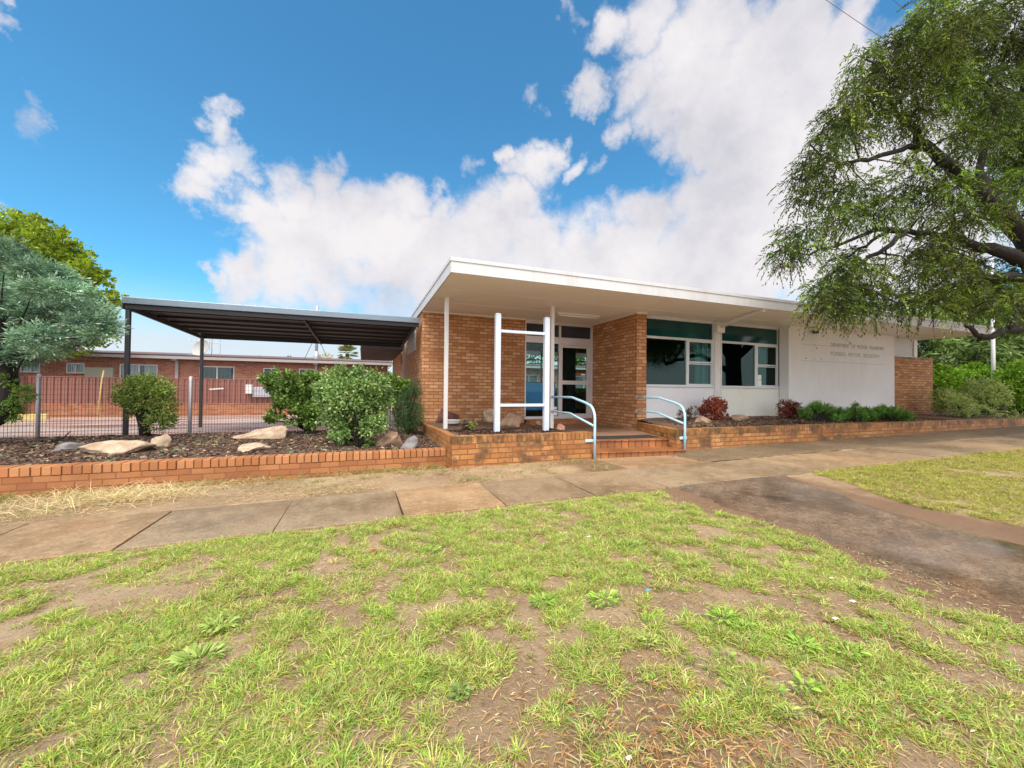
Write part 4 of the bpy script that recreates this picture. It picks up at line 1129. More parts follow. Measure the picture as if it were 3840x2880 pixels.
def sprays(lobes, n, ln, wd, cols, per=6, shell=.62, up=.1, rnd=.5, flat=.8, lobe_var=.2, horiz=1.0):
    C = np.array([tuple(c) for c, r in lobes]); Rr = np.array([r for c, r in lobes]); w = Rr ** 2 / (Rr ** 2).sum()
    li = RNG.choice(len(lobes), n, p=w); d = rdir(n)
    P = C[li] + d * (Rr[li] * (shell + (1 - shell) * RNG.random(n)))[:, None] * np.array([1, 1, flat])
    D = unit(d * np.array([1, 1, .5]) * horiz + RNG.normal(size=(n, 3)) * rnd + np.array([0, 0, up]))
    tone = (1 + (RNG.random(len(lobes)) - .5) * 2 * lobe_var)[li] * (1 + RNG.normal(size=n) * .15)
    side = unit(np.cross(D, np.array([0, 0, 1.0]) + RNG.normal(size=(n, 3)) * .3))
    Vs = []; Cs = []
    L0 = ln * (.6 + .8 * RNG.random(n))
    base = palette(n, cols, .08)
    for k in range(per):
        t = k / per; sg = 1 if k % 2 else -1
        p = P + D * (L0 * t)[:, None]
        dd = unit(D + side * sg * (.9 if k < per - 1 else .1) + RNG.normal(size=(n, 3)) * .2)
        Vs.append(quads(p, dd, L0 * (.62 - .3 * t), wd * (.8 + .4 * RNG.random(n)), S=np.cross(D, side) + RNG.normal(size=(n, 3)) * .4))
        Cs.append(base * tone[:, None] * (1 + .25 * t))
    return np.concatenate(Vs), np.clip(np.concatenate(Cs), .004, .9)
lobc = [(c, r * .86) for c, r in lobc]
V, col = sprays(lobc, 24000, .15, .021, CON, per=6, lobe_var=.42, flat=.5, shell=.6, horiz=1.5, rnd=.38, up=.08)
npmesh('foliage', V, fquads(len(col)), M['needle'], ct, col)
mb = MB()
trk = [bc + Vector((0, 0, -.1)), far(*r2(30, 1400), dC), far(*r2(50, 1250), dC), far(*r2(40, 1100), dC), far(*r2(20, 900), dC), far(*r2(20, 600), dC)]
mb.tube(trk, [.17, .15, .13, .12, .09, .03], 10)
for c, r in lobc[::2]: stems(mb, trk[3] if c.z > 2 else trk[2], [trk[3].lerp(c, .8)], .016, .006)
mb.build('trunk', M['bark'], ct, smooth=True)
V, col, _ = foliage(lobes_px([(160, 1265, 48), (120, 1310, 40), (60, 1180, 40), (60, 1390, 55), (140, 1240, 30)], r2, dC - .1, .05, cscale=.5727), 1800, .05, .015, [(.09, .17, .03), (.14, .23, .04)], up=.2)
npmesh('lower_foliage', V, fquads(len(col)), M['leaf'], ct, col)

# -- lime green tree behind it
dL = 14.2
lobL = lobes_px([(40, 190, 110), (150, 190, 100), (260, 210, 90), (60, 300, 140), (200, 310, 130), (340, 260, 90), (330, 370, 130), (440, 330, 90), (470, 430, 110), (540, 470, 80), (560, 400, 50), (550, 520, 50), (640, 480, 45), (680, 510, 40), (660, 530, 30), (740, 620, 50), (780, 650, 38), (700, 650, 55), (650, 640, 40), (720, 570, 28), (600, 560, 40), (100, 450, 150), (300, 520, 140), (480, 560, 90)], r2, dL, .8, cscale=.5727)
bL = far(*r2(60, 1300), dL); bL.z = 0
for dx, dy, dz, r in ((-3.2, .5, 4.6, 2.0), (-1.5, 2.0, 4.8, 2.0), (-3.5, 2.0, 3.6, 2.0), (.5, 1.6, 3.9, 1.6), (-5, 1, 3.8, 1.6)):
    lobL.append((bL + Vector((dx, dy, dz)), r))
tL = thing('lime_green_tree', 'rounded lime green tree rising behind the blue conifer', 'tree', bL)
V, col, cc = foliage(lobL, 52000, .13, .085, [(.22, .33, .02), (.30, .41, .03), (.13, .21, .014), (.38, .47, .05)], clump=.15, shell=.6, rnd=.9, up=.4, lobe_var=.2)
npmesh('foliage', V, fquads(len(col)), M['leaf'], tL, col)
mb = MB(); mb.tube([bL + Vector((0, 0, -.2)), bL + Vector((.1, 0, 1.2)), bL + Vector((-.2, .2, 2.6))], [.22, .17, .14], 9)
stems(mb, bL + Vector((-.2, .2, 2.4)), [c for c, r in lobL[::2]], .08, .02)
mb.build('trunk', M['bark'], tL, smooth=True)

# -- planting right of the steps
rb = spot(*c6(470, 1310), Z=.47); dR = depth(rb)
RED = [(.26, .055, .035), (.36, .09, .055), (.16, .03, .025), (.42, .15, .09)]
shrub('red_shrub', 'round red leaved shrub under the column between the two windows', 'shrub', rb,
      lobes_px([(420, 1170, 65), (500, 1150, 60), (560, 1160, 50), (480, 1210, 85), (400, 1220, 55), (560, 1220, 55), (600, 1180, 25), (500, 1260, 50)], c6, dR, .1, cscale=.3617), 3200, .055, .032, RED, group='red leaved shrubs in the garden bed', nst=12, stem_r=.01, rnd=1.0, bark=M['bark'])
rb2 = spot(*c6(1270, 1295), Z=.48); dR2 = depth(rb2)
shrub('red_shrub', 'smaller darker red brown shrub in front of the left edge of the white wall', 'shrub', rb2,
      lobes_px([(1210, 1180, 50), (1290, 1170, 55), (1340, 1190, 45), (1220, 1240, 55), (1310, 1240, 65), (1360, 1260, 30), (1260, 1210, 55)], c6, dR2, .1, cscale=.3617), 2600, .055, .026, [(.17, .045, .03), (.25, .075, .045), (.10, .025, .02)], group='red leaved shrubs in the garden bed', nst=14, stem_r=.009, rnd=1.0, bark=M['bark'])
rb3 = spot(*c6(210, 1330), Z=.45); dR3 = depth(rb3)
shrub('wiry_shrub', 'thin wiry brown and green shrub behind the right handrail', 'shrub', rb3,
      lobes_px([(160, 1240, 40), (200, 1260, 45), (260, 1230, 40), (280, 1200, 25), (150, 1290, 35), (240, 1290, 40)], c6, dR3, .06, cscale=.3617), 900, .045, .014, [(.13, .10, .05), (.10, .13, .045), (.16, .07, .05)], nst=22, stem_r=.006, rnd=.8, up=.7, bark=M['bark'])
# spreading juniper mass: three plants
JUN = [(.085, .20, .03), (.13, .27, .05), (.055, .14, .022), (.20, .34, .09)]
for lab, cen, lobs in (('dark green spreading juniper next to the small red brown shrub', (380, 1130), [(280, 1060, 45), (340, 1040, 45), (400, 1020, 40), (360, 1000, 20), (300, 1100, 35), (420, 1070, 50), (480, 1040, 45), (560, 1060, 45), (500, 1090, 45), (600, 1080, 45), (560, 1110, 35), (470, 1000, 16), (370, 975, 12)]),
                       ('dark green spreading juniper in the middle of the row below the wall', (720, 1130), [(680, 1070, 45), (740, 1060, 45), (800, 1060, 42), (700, 1110, 35), (780, 1100, 40), (840, 1080, 40), (720, 1000, 16), (860, 1110, 30)]),
                       ('dark green juniper at the right end of the row by the low brick wall', (1050, 1125), [(920, 1050, 40), (960, 1040, 35), (1000, 1060, 45), (1060, 1060, 45), (1120, 1075, 40), (1170, 1090, 35), (1210, 1100, 25), (960, 1100, 35), (1060, 1110, 30), (1140, 1115, 25)])):
    b = spot(*c7(*cen), Z=.44); d = depth(b)
    lob = lobes_px(lobs, c7, d + .25, .2, cscale=.425)
    t = thing('juniper', lab, 'juniper', b, 'low junipers below the white wall')
    V, col = sprays(lob, 2200, .10, .016, JUN, per=5, up=.9, shell=.3, rnd=.5, flat=1)
    npmesh('foliage', V, fquads(len(col)), M['needle'], t, col)
    mb = MB(); stems(mb, b, [c for c, r in lob], .014, .005, 5); mb.build('stems', M['bark'], t, smooth=True)
# round bushes beyond the brick pier
def rbush(name, lab, base_px, Zb, dd, lobs, n, ln, wd, cols, **kw):
    d = dd; b = far(*r3(*base_px), d); b.z = Zb
    shrub(name, lab, 'bush', b, lobes_px(lobs, r3, d, .35, cscale=.446), n, ln, wd, cols, nst=10, stem_r=.02, bark=M['bark'], **kw)
LIME = [(.20, .38, .025), (.28, .47, .04), (.13, .27, .018), (.36, .54, .08)]
OLV = [(.34, .44, .12), (.45, .55, .18), (.24, .32, .07), (.55, .62, .27)]
rbush('round_bush', 'bright lime green clipped bush right behind the edge of the low brick wall', (220, 1300), .45, 15.6, [(190, 1130, 75), (250, 1160, 75), (170, 1210, 80), (270, 1230, 70), (210, 1280, 80)], 8000, .095, .065, LIME, rnd=.9, shell=.78, group='lime green bushes at the end of the building', clump=.11)
rbush('round_bush', 'bright lime green clipped bush at the foot of the white flagpole', (480, 1300), .45, 17.2, [(420, 1120, 70), (500, 1110, 70), (570, 1120, 65), (380, 1180, 80), (500, 1190, 90), (600, 1180, 70), (440, 1250, 80), (580, 1260, 60)], 10000, .095, .065, LIME, rnd=.9, shell=.78, group='lime green bushes at the end of the building', clump=.11)
rbush('round_bush', 'large glossy lime green bush cut by the right edge of the photo', (850, 1420), .4, 15.2, [(760, 1130, 70), (840, 1100, 80), (900, 1110, 90), (720, 1200, 80), (830, 1210, 110), (920, 1230, 110), (800, 1310, 90), (900, 1340, 100), (840, 1400, 70), (1000, 1200, 130), (1010, 1340, 110)], 15000, .095, .065, LIME, rnd=.9, shell=.78, group='lime green bushes at the end of the building', clump=.11)
rbush('olive_bush', 'rounded olive green bush between the lime green bushes', (600, 1430), .43, 14.4, [(480, 1260, 75), (560, 1240, 70), (640, 1260, 75), (700, 1300, 60), (600, 1320, 90), (500, 1330, 80), (680, 1370, 60), (570, 1380, 70)], 6500, .085, .03, OLV, rnd=.9, shell=.55, clump=.16)
rbush('spreading_bush', 'loose pale olive bush spilling towards the top of the retaining wall', (420, 1470), .43, 13.4, [(210, 1330, 70), (290, 1330, 70), (230, 1400, 60), (330, 1390, 70), (420, 1410, 65), (500, 1440, 55), (580, 1470, 45), (660, 1480, 40), (760, 1480, 40), (180, 1420, 40), (380, 1350, 60), (450, 1470, 40), (850, 1480, 40)], 6500, .085, .022, OLV, rnd=.8, up=.3, shell=.45, clump=.18)
# background trees on the right
def bigtree(name, lab, x, y, h, r, n, cols, seed, ln=.25, wd=.07, group=None, droop=.4, low=.25, zb=0.0, cat='tree', trunk_r=.2):
    random.seed(seed); b = Vector((x, y, zb)); t = thing(name, lab, cat, b, group)
    lob = []
    for k in range(16):
        a = random.uniform(0, 2 * math.pi); q = random.random() ** .5 * r * .75; zz = h * random.uniform(low, .85)
        lob.append((b + Vector((q * math.cos(a), q * math.sin(a), zz)), r * random.uniform(.30, .48)))
    V, col, cc = foliage(lob, n, ln, wd, cols, shell=.5, rnd=.7, up=-droop, clump=.35, lobe_var=.25)
    npmesh('crown', V, fquads(len(col)), M['leaf'], t, col)
    mb = MB(); top = b + Vector((0, 0, h * .45)); mb.tube([b - Vector((0, 0, .3)), b.lerp(top, .5), top], [trunk_r, trunk_r * .8, trunk_r * .6], 8)
    stems(mb, top, [c for c, _ in lob], trunk_r * .4, .03); mb.build('trunk', M['bark'], t, smooth=True)
WIL = [(.11, .18, .04), (.15, .24, .055), (.065, .11, .025), (.22, .30, .09)]
for i, (x, y, h, r, lab) in enumerate(((24.5, 13.5, 5.6, 3.0, 'drooping dark green tree seen under the roof end behind the brick wall'),
        (30.0, 15.5, 6.6, 4.0, 'drooping dark green tree directly behind the white flagpole'),
        (28.0, 9.8, 6.8, 3.3, 'tall drooping tree behind the large bush at the right edge'),
        (36.0, 13.0, 8, 4.5, 'tall shaded tree far behind at the right edge'))):
    bigtree('willow_tree', lab, x, y, h, r, 16000, WIL, 40 + i, .32, .09, 'drooping trees beyond the building', .8, .12, .1)
# distant trees over the brick house roof
def dtree(lab, px, dpt, hpx, wpx, cols, n, seed, name='distant_tree'):
    top = far(px[0], px[1], dpt); r = wpx / 2 * pxm(dpt)
    random.seed(seed); b = Vector((top.x, top.y, 0)); t = thing(name, lab, 'tree', b, 'trees beyond the brick house')
    lob = []
    for k in range(9):
        lob.append((top + Vector((random.uniform(-r, r) * .8, random.uniform(-r, r) * .6, -random.uniform(.2, 1.2) * hpx * pxm(dpt))), r * random.uniform(.25, .42)))
    V, col, cc = foliage(lob, n, .35, .16, cols, shell=.4, rnd=1, clump=.5)
    npmesh('crown', V, fquads(len(col)), M['leaf'], t, col)
    mb = MB(); mb.tube([b, Vector((top.x, top.y, top.z - hpx * pxm(dpt)))], [.25, .12], 7); stems(mb, Vector((top.x, top.y, top.z - 1.4 * hpx * pxm(dpt))), [c for c, _ in lob], .08, .03); mb.build('trunk', M['bark'], t, smooth=True)
PALE = [(.13, .18, .06), (.19, .24, .09), (.24, .28, .12)]
dtree('small pale tree above the roof, left of the mast', s5(470, 180), 48, 60, 38, PALE, 700, 1)
dtree('airy pale green tree above the roof touching the mast', s5(690, 130), 50, 95, 75, PALE, 1300, 2)
dtree('yellow leaved treetop above the roof right of the mast', s5(910, 215), 46, 35, 62, [(.55, .42, .06), (.65, .52, .10), (.42, .33, .05)], 900, 3, 'yellow_tree')
dtree('low treetop at the left above the roof beside the antenna', s5(90, 190), 48, 50, 46, PALE, 700, 4)
dtree('thin treetop above the roof next to the office eave', s5(1680, 262), 46, 40, 46, PALE, 500, 5)
# fan palm
dp = 44.0; top = far(*s5(1185, 160), dp)
pt = thing('fan_palm', 'fan palm standing behind the brick house roof', 'palm tree', (top.x, top.y, 0))
Vs = []; n = 46
for k in range(n):
    a = random.uniform(0, 2 * math.pi); el = random.uniform(-.9, 1.3)
    ax = np.array([math.cos(a) * math.cos(el), math.sin(a) * math.cos(el), math.sin(el)]); q = 1.15 * random.uniform(.8, 1.1)
    hub = np.array(top) + ax * q * .55
    sd_ = unit(np.cross(ax, [0, 0, 1.0])); 
    for j in range(9):
        t = (j - 4) / 4 * 1.1
        d = unit(ax * math.cos(t) + sd_ * math.sin(t) + np.array([0, 0, -.15]))
        Vs.append(quads(hub[None], d[None], np.array([q * .6]), np.array([.12])))
V = np.concatenate(Vs); nq = len(V) // 4
npmesh('fronds', V, fquads(nq), M['leaf'], pt, palette(nq, [(.10, .17, .04), (.16, .23, .06), (.30, .24, .10)]))
mb = MB(); mb.tube([(top.x, top.y, 0), (top.x, top.y, top.z)], [.25, .2], 8); mb.build('trunk', M['bark'], pt, smooth=True)
# trees seen through the rear windows
bigtree('garden_tree', 'dark tree behind the rear brick house, seen through the door glass', 13.5, 34, 7, 3.2, 3500, WIL, 61, .35, .12, 'trees behind the rear house', .2)
bigtree('garden_tree', 'dark tree behind the rear brick house, seen through the side pane left of the post', 20.5, 36, 8, 3.0, 3500, WIL, 62, .35, .12, 'trees behind the rear house', .2)

# ================================================================== BIG TREE ON THE VERGE (trunk just outside the frame)
random.seed(77)
T0 = Vector((15.4, 4.0, gz(15)))
ht = thing('pepper_tree', 'big overhanging tree with dark limbs and fine drooping leaves on the right', 'tree', T0)
fork = Vector((15.2, 4.1, 2.6))
def Q(x, y, d): return far(*c8(x, y), d)
limbs = [
 ([fork, Q(1560, 1330, 9.0), Q(1455, 1130, 8.9), Q(1300, 970, 8.7), Q(1200, 880, 8.6), Q(1100, 790, 8.5), Q(985, 690, 8.4), Q(900, 590, 8.3), Q(820, 500, 8.1), Q(760, 380, 7.9)], [.26, .22, .19, .165, .14, .115, .085, .06, .04, .02]),
 ([Q(1030, 740, 8.4), Q(900, 700, 8.2), Q(780, 740, 8.1), Q(690, 765, 8.0), Q(600, 780, 7.9), Q(520, 760, 7.8), Q(430, 690, 7.7)], [.07, .05, .045, .04, .032, .022, .012]),
 ([fork, Q(1500, 1260, 8.8), Q(1330, 1200, 8.6), Q(1220, 1180, 8.5), Q(1150, 1140, 8.4), Q(1000, 1110, 8.2), Q(870, 1110, 8.0), Q(740, 1100, 7.9), Q(600, 1160, 7.8), Q(430, 1220, 7.7), Q(310, 1180, 7.6)], [.2, .16, .12, .10, .08, .055, .05, .04, .03, .02, .01]),
 ([Q(880, 1120, 8.0), Q(790, 1190, 7.9), Q(700, 1240, 7.8), Q(600, 1320, 7.7), Q(500, 1420, 7.6)], [.05, .045, .035, .022, .012]),
 ([Q(850, 1110, 8.1), Q(760, 1130, 8.2), Q(660, 1190, 8.3), Q(560, 1270, 8.4)], [.04, .035, .025, .012]),
 ([fork, Q(1560, 1400, 8.9), Q(1455, 1335, 8.8), Q(1340, 1325, 8.7), Q(1200, 1330, 8.6), Q(1080, 1370, 8.4), Q(960, 1420, 8.2), Q(820, 1490, 8.0)], [.18, .13, .11, .095, .06, .04, .028, .012]),
 ([fork - Vector((0, 0, .6)), Q(1560, 1530, 8.4), Q(1455, 1560, 8.2), Q(1350, 1580, 8.0), Q(1270, 1615, 7.9), Q(1235, 1625, 7.9)], [.13, .085, .07, .06, .055, .02]),
 ([Q(1265, 1615, 7.9), Q(1220, 1590, 7.9), Q(1170, 1530, 7.95), Q(1060, 1470, 8.0), Q(990, 1400, 8.1)], [.05, .045, .03, .026, .014]),
 ([Q(1380, 1575, 8.0), Q(1430, 1480, 8.1), Q(1455, 1410, 8.2)], [.04, .035, .02]),
 ([fork, Vector((15.6, 4.0, 5)), Vector((15.2, 4.4, 7.5)), Vector((14.6, 4.6, 10))], [.24, .18, .12, .05]),
 ([Vector((15.5, 4.0, 5.2)), Q(1600, 300, 9.2), Q(1400, 200, 9.0), Q(1200, 130, 8.8), Q(1050, 40, 8.6)], [.14, .09, .06, .04, .015]),
 ([Q(1300, 970, 8.7), Q(1240, 820, 8.9), Q(1260, 640, 9.1), Q(1300, 480, 9.2), Q(1250, 350, 9.2)], [.09, .07, .055, .035, .015]),
 ([fork, Vector((17.2, 3.0, 4.6)), Vector((19, 2.4, 6))], [.2, .14, .05]),
 ([fork, Vector((16.4, 6.0, 4.8)), Vector((17.2, 7.6, 6))], [.18, .12, .05]),
]
mb = MB(); mb.tube([T0 - Vector((0, 0, .2)), T0 + Vector((0, 0, .5)), T0 + Vector((-.1, .05, 1.5)), fork + Vector((0, 0, .1))], [.42, .36, .32, .30], 14)
mb.build('trunk', M['bark'], ht, smooth=True)
LP = []
mb = MB()
for pts, rad in limbs:
    # wobble
    pp = []; rr = []
    for i in range(len(pts) - 1):
        for s_ in range(3):
            t = s_ / 3; p = pts[i].lerp(pts[i + 1], t); w_ = .045 if 0 < s_ else 0
            pp.append(p + Vector((random.uniform(-w_, w_), random.uniform(-w_, w_), random.uniform(-w_, w_)))); rr.append(rad[i] * (1 - t) + rad[i + 1] * t)
    pp.append(pts[-1]); rr.append(rad[-1]); mb.tube(pp, rr, 9); LP += list(zip(pp, rr))
mb.build('limbs', M['bark'], ht, smooth=True)
# foliage masses (position in the upper right crop, radius, depth)
TL = [(1000, 60, 90, 8.6), (950, 140, 80, 8.4), (860, 230, 90, 8.1), (760, 290, 80, 7.9), (670, 290, 60, 7.8), (900, 340, 110, 8.2), (780, 400, 100, 8.0), (660, 440, 80, 7.8), (590, 530, 70, 7.7), (700, 560, 90, 7.9),
 (520, 620, 80, 7.7), (600, 660, 80, 7.8), (460, 720, 70, 7.7), (400, 790, 60, 7.6), (480, 820, 70, 7.7), (340, 880, 55, 7.6), (420, 930, 70, 7.6), (330, 990, 55, 7.6), (520, 950, 70, 7.7), (620, 930, 70, 7.8), (700, 900, 60, 7.9),
 (880, 480, 90, 8.3), (960, 600, 80, 8.3), (860, 620, 60, 8.2), (1040, 470, 80, 8.6), (1050, 260, 110, 8.7), (1150, 180, 110, 8.9), (1120, 360, 90, 8.8), (1200, 460, 90, 9.0), (1250, 560, 90, 9.1), (1180, 620, 70, 8.9), (1310, 420, 90, 9.2), (1350, 300, 110, 9.2), (1250, 100, 110, 9.0), (1400, 150, 120, 9.1),
 (1120, 760, 50, 8.4), (1180, 720, 50, 8.7), (1340, 560, 80, 9.2), (1420, 480, 90, 9.3), (1300, 690, 60, 9.1), (1400, 640, 80, 9.2), (1380, 800, 90, 9.1), (1450, 760, 90, 9.2), (1290, 830, 60, 9.0), (1440, 900, 90, 9.1), (1330, 930, 60, 8.9),
 (1000, 850, 70, 8.3), (900, 820, 60, 8.2), (1100, 920, 70, 8.4), (1000, 960, 80, 8.3), (880, 950, 80, 8.1), (780, 1010, 70, 8.0), (1150, 1020, 60, 8.5), (1080, 1080, 60, 8.4), (960, 1050, 50, 8.2), (1250, 1060, 70, 8.7), (1250, 940, 50, 8.6),
 (680, 1040, 70, 7.9), (580, 1060, 70, 7.8), (480, 1080, 60, 7.7), (380, 1110, 55, 7.6), (290, 1150, 55, 7.5), (240, 1210, 45, 7.5), (300, 1260, 45, 7.5), (380, 1210, 50, 7.6), (240, 1290, 25, 7.5),
 (1010, 1180, 80, 8.1), (1100, 1220, 80, 8.2), (960, 1280, 70, 8.1), (1060, 1320, 80, 8.1), (1150, 1290, 60, 8.3), (880, 1220, 50, 8.0), (640, 1240, 60, 7.8), (560, 1290, 75, 7.7), (680, 1320, 75, 7.8), (780, 1300, 60, 7.9), (500, 1370, 70, 7.6), (600, 1400, 80, 7.7), (440, 1440, 60, 7.6), (530, 1480, 70, 7.6), (640, 1490, 75, 7.7), (720, 1430, 60, 7.8), (430, 1530, 50, 7.5), (500, 1570, 50, 7.5), (570, 1590, 35, 7.6), (690, 1570, 50, 7.7), (720, 1600, 30, 7.7), (820, 1470, 60, 7.9), (860, 1530, 45, 7.9),
 (950, 1480, 65, 8.0), (1030, 1520, 60, 8.0), (1100, 1460, 65, 8.2), (1190, 1440, 60, 8.3), (1180, 1540, 55, 8.1), (1290, 1480, 65, 8.3), (1380, 1440, 70, 8.4), (1440, 1500, 65, 8.4), (1330, 1540, 50, 8.2), (1230, 1360, 70, 8.5), (1350, 1380, 70, 8.6), (1440, 1270, 60, 8.8), (1440, 1050, 60, 9.0), (1240, 1270, 50, 8.6)]
TL += [(x + random.uniform(-30, 30), y + random.uniform(-30, 30), r * .75, d - random.uniform(.7, 1.5)) for x, y, r, d in TL if x > 850 and random.random() < .22]
lobT = [(Q(x + max(0, 700 - x) * .09 + 8, y - 14 - max(0, y - 1380) * .42, d + random.uniform(-.45, .75)), r * .7835 * pxm(d) * .92) for x, y, r, d in TL]
for k in range(34):           # the rest of the crown, out of the frame
    a = random.uniform(0, 2 * math.pi); q = random.uniform(1.0, 4.6); zz = random.uniform(3.4, 10)
    p = Vector((16.6 + q * math.cos(a), 4.2 + q * math.sin(a), zz))
    u_ = (p.x * R0.x + p.y * R0.y) / max(.1, depth(p))
    if u_ < 1.33 and depth(p) > 0: continue
    lobT.append((p, random.uniform(.8, 1.2)))
# twigs
mb = MB(); tips = []
for c, r in lobT:
    j = min(range(len(LP)), key=lambda i: (LP[i][0] - c).length + (0 if LP[i][1] > .008 else 9))
    src, sr = LP[j]
    m_ = src.lerp(c, .5) + Vector((random.uniform(-.1, .1), random.uniform(-.1, .1), .15 * r + .05))
    mb.tube([src, m_, c], [min(sr * .6, .022), .014, .009], 5)
    for k in range(7):
        d = Vector(tuple(rdir(1)[0])); e = c + d * r * random.uniform(.6, 1.0); e.z -= .1 * r
        mb.tube([c, c.lerp(e, .5) + Vector((0, 0, .12 * r)), e], [.008, .006, .003], 4, cap=False); tips.append((e, d))
mb.build('twigs', M['twig'], ht, smooth=True)
# drooping sprays of narrow leaflets
def pinnate(lobes, n, ln, lw, cols, per=12):
    C = np.array([tuple(c) for c, r in lobes]); Rr = np.array([r for c, r in lobes]); w = Rr ** 2.2; w /= w.sum()
    li = RNG.choice(len(lobes), n, p=w); d = rdir(n)
    rad = RNG.random(n) ** .42
    P = C[li] + d * (Rr[li] * rad)[:, None]
    D = unit(d * .9 + RNG.normal(size=(n, 3)) * .55 + np.array([0, 0, .05]))
    L0 = ln * (.55 + .75 * RNG.random(n))
    tone = (1 + (RNG.random(len(lobes)) - .5) * 1.1)[li] * (1 + RNG.normal(size=n) * .18)
    ol = (RNG.random(len(lobes)) < .35)[li]
    base = palette(n, cols, .1); base[ol] = base[ol] * np.array([1.12, .96, .85])
    Vs = []; Cs = []
    side = unit(np.cross(D, rdir(n)))
    for k in range(per):
        t = (k + .5) / per; sg = 1 if k % 2 else -1
        drop = np.array([0, 0, -1.0]) * (L0 * t * t * .75)[:, None]
        p = P + D * (L0 * t)[:, None] + drop
        dd = unit(D * .7 + side * sg * .75 + np.array([0, 0, -.55 - .5 * t]) + RNG.normal(size=(n, 3)) * .18)
        Vs.append(quads(p, dd, L0 * .34 * (1 - .35 * t), lw * (.8 + .4 * RNG.random(n)))); Cs.append(base * tone[:, None] * (.9 + .25 * t))
    # the rachis itself
    for t0 in (0, .5):
        p = P + D * (L0 * t0)[:, None] + np.array([0, 0, -1.0]) * (L0 * t0 * t0 * .75)[:, None]
        q = P + D * (L0 * (t0 + .5))[:, None] + np.array([0, 0, -1.0]) * (L0 * (t0 + .5) ** 2 * .75)[:, None]
        Vs.append(quads(p, q - p, np.linalg.norm(q - p, axis=1), .008)); Cs.append(np.tile(np.array([[.07, .06, .035]]), (n, 1)))
    return np.concatenate(Vs), np.clip(np.concatenate(Cs), .004, .9)
PEP = [(.075, .140, .014), (.120, .205, .018), (.038, .072, .009), (.18, .28, .026), (.078, .092, .018)]
V, col = pinnate(lobT, 34000, .32, .023, PEP)
npmesh('foliage', V, fquads(len(col)), M['leaf'], ht, col)
# ================================================================== ROCKS
def rock(name, label, cf, cx, cy, w, h, sc, mat, Z, seed, flat=None, group='rocks in the garden beds', deep=.8, pitch=0):
    random.seed(seed)
    b = spot(*cf(cx, cy + h / 2), Z=Z); d = depth(b)
    W = w * sc * pxm(d); H = h * sc * pxm(d) * 1.15
    H *= .86; bm = bmesh.new(); bmesh.ops.create_icosphere(bm, subdivisions=4, radius=1)
    off = Vector((seed * 7.3, seed * 2.1, 0))
    planes = [(Vector((random.gauss(0, 1), random.gauss(0, 1), random.gauss(0, .9))).normalized(), random.uniform(.45, .8)) for _ in range(13)]
    for v in bm.verts:
        p = v.co.copy()
        for q, lim_ in planes:
            dd = p.dot(q) - lim_
            if dd > 0: p -= q * dd * .97
        p *= 1.18 + .22 * mnoise.noise(p * 1.7 + off) + .09 * mnoise.noise(p * 5 + off) + .025 * mnoise.noise(p * 13 + off)
        v.co = Vector((p.x * W * .56, p.y * W * .5 * deep, p.z * H * .82))
    me = bpy.data.meshes.new(name); bm.to_mesh(me); bm.free()
    me.polygons.foreach_set('use_smooth', [True] * len(me.polygons)); me.materials.append(mat)
    o = bpy.data.objects.new(name, me); COL.objects.link(o)
    o.location = (b.x, b.y + W * .25 * deep, Z + H * .20); o.rotation_euler = (0, 0, random.uniform(-.3, .3)); ROOT[o.name] = o.location.copy()
    return tag(o, label, 'rock', group)
k1, k3, kp, k10 = .452, .4218, .3165, .27125
rock('rock', 'small purplish grey rock left of the long pale rock in the mulch', f4, 600, 168, 200, 62, k1, M['rock_grey'], .17, 1)
rock('rock', 'long flat pale rock in the mulch in front of the trimmed shrub', f4, 955, 178, 450, 84, k1, M['rock_pale'], .17, 2)
rock('rock', 'small pointed pale rock just below the trimmed shrub', f4, 1335, 120, 120, 84, k1, M['rock_pale'], .19, 3)
rock('rock', 'largest flat pale rock in the mulch in front of the fence creeper', c3, 180, 1245, 400, 110, k3, M['rock_pale'], .18, 4)
rock('rock', 'flat pale rock in front of the largest flat rock, half buried in mulch', c3, 130, 1365, 290, 64, k3, M['rock_pale'], .17, 5)
rock('rock', 'jagged brown rock right of the foot of the big shrub', c3, 1330, 1290, 280, 118, k3, M['rock_brown'], .18, 6)
rock('rock', 'dark blue grey rock next to the jagged brown rock', c3, 1520, 1330, 170, 86, k3, M['rock_grey'], .17, 7)
rock('boulder', 'round dark red boulder behind the left verandah post', p3, 372, 330, 240, 170, kp, M['rock_dark'], .36, 8, deep=.7)
rock('rock', 'brown rock between the dark boulder and the sign frame', p3, 600, 385, 160, 66, kp, M['rock_brown'], .36, 9)
rock('rock', 'upright pale pink rock behind the left post of the sign frame', p3, 890, 348, 170, 120, kp, M['rock_pale'], .36, 10)
rock('rock', 'big angular sandstone rock between the posts of the sign frame', p3, 1150, 385, 310, 135, kp, M['rock_brown'], .38, 11)
rock('rock', 'small tan rock behind the right post of the sign frame', p3, 1465, 435, 110, 46, kp, M['rock_brown'], .37, 12)
rock('rock', 'round reddish rock at the right end of the planter by the left handrail', p3, 1722, 490, 125, 80, kp, M['rock_red'], .34, 13)
rock('rock', 'tan rock left of the red shrub near the right handrail', c10, 920, 460, 210, 98, k10, M['rock_brown'], .44, 14)
rock('rock', 'flat pinkish rock below the cream panel between the two red shrubs', c10, 1450, 436, 270, 76, k10, M['rock_brown'], .45, 15)
rock('rock', 'pale rock half hidden in the junipers', c7, 500, 1098, 130, 34, .425, M['rock_pale'], .46, 16)
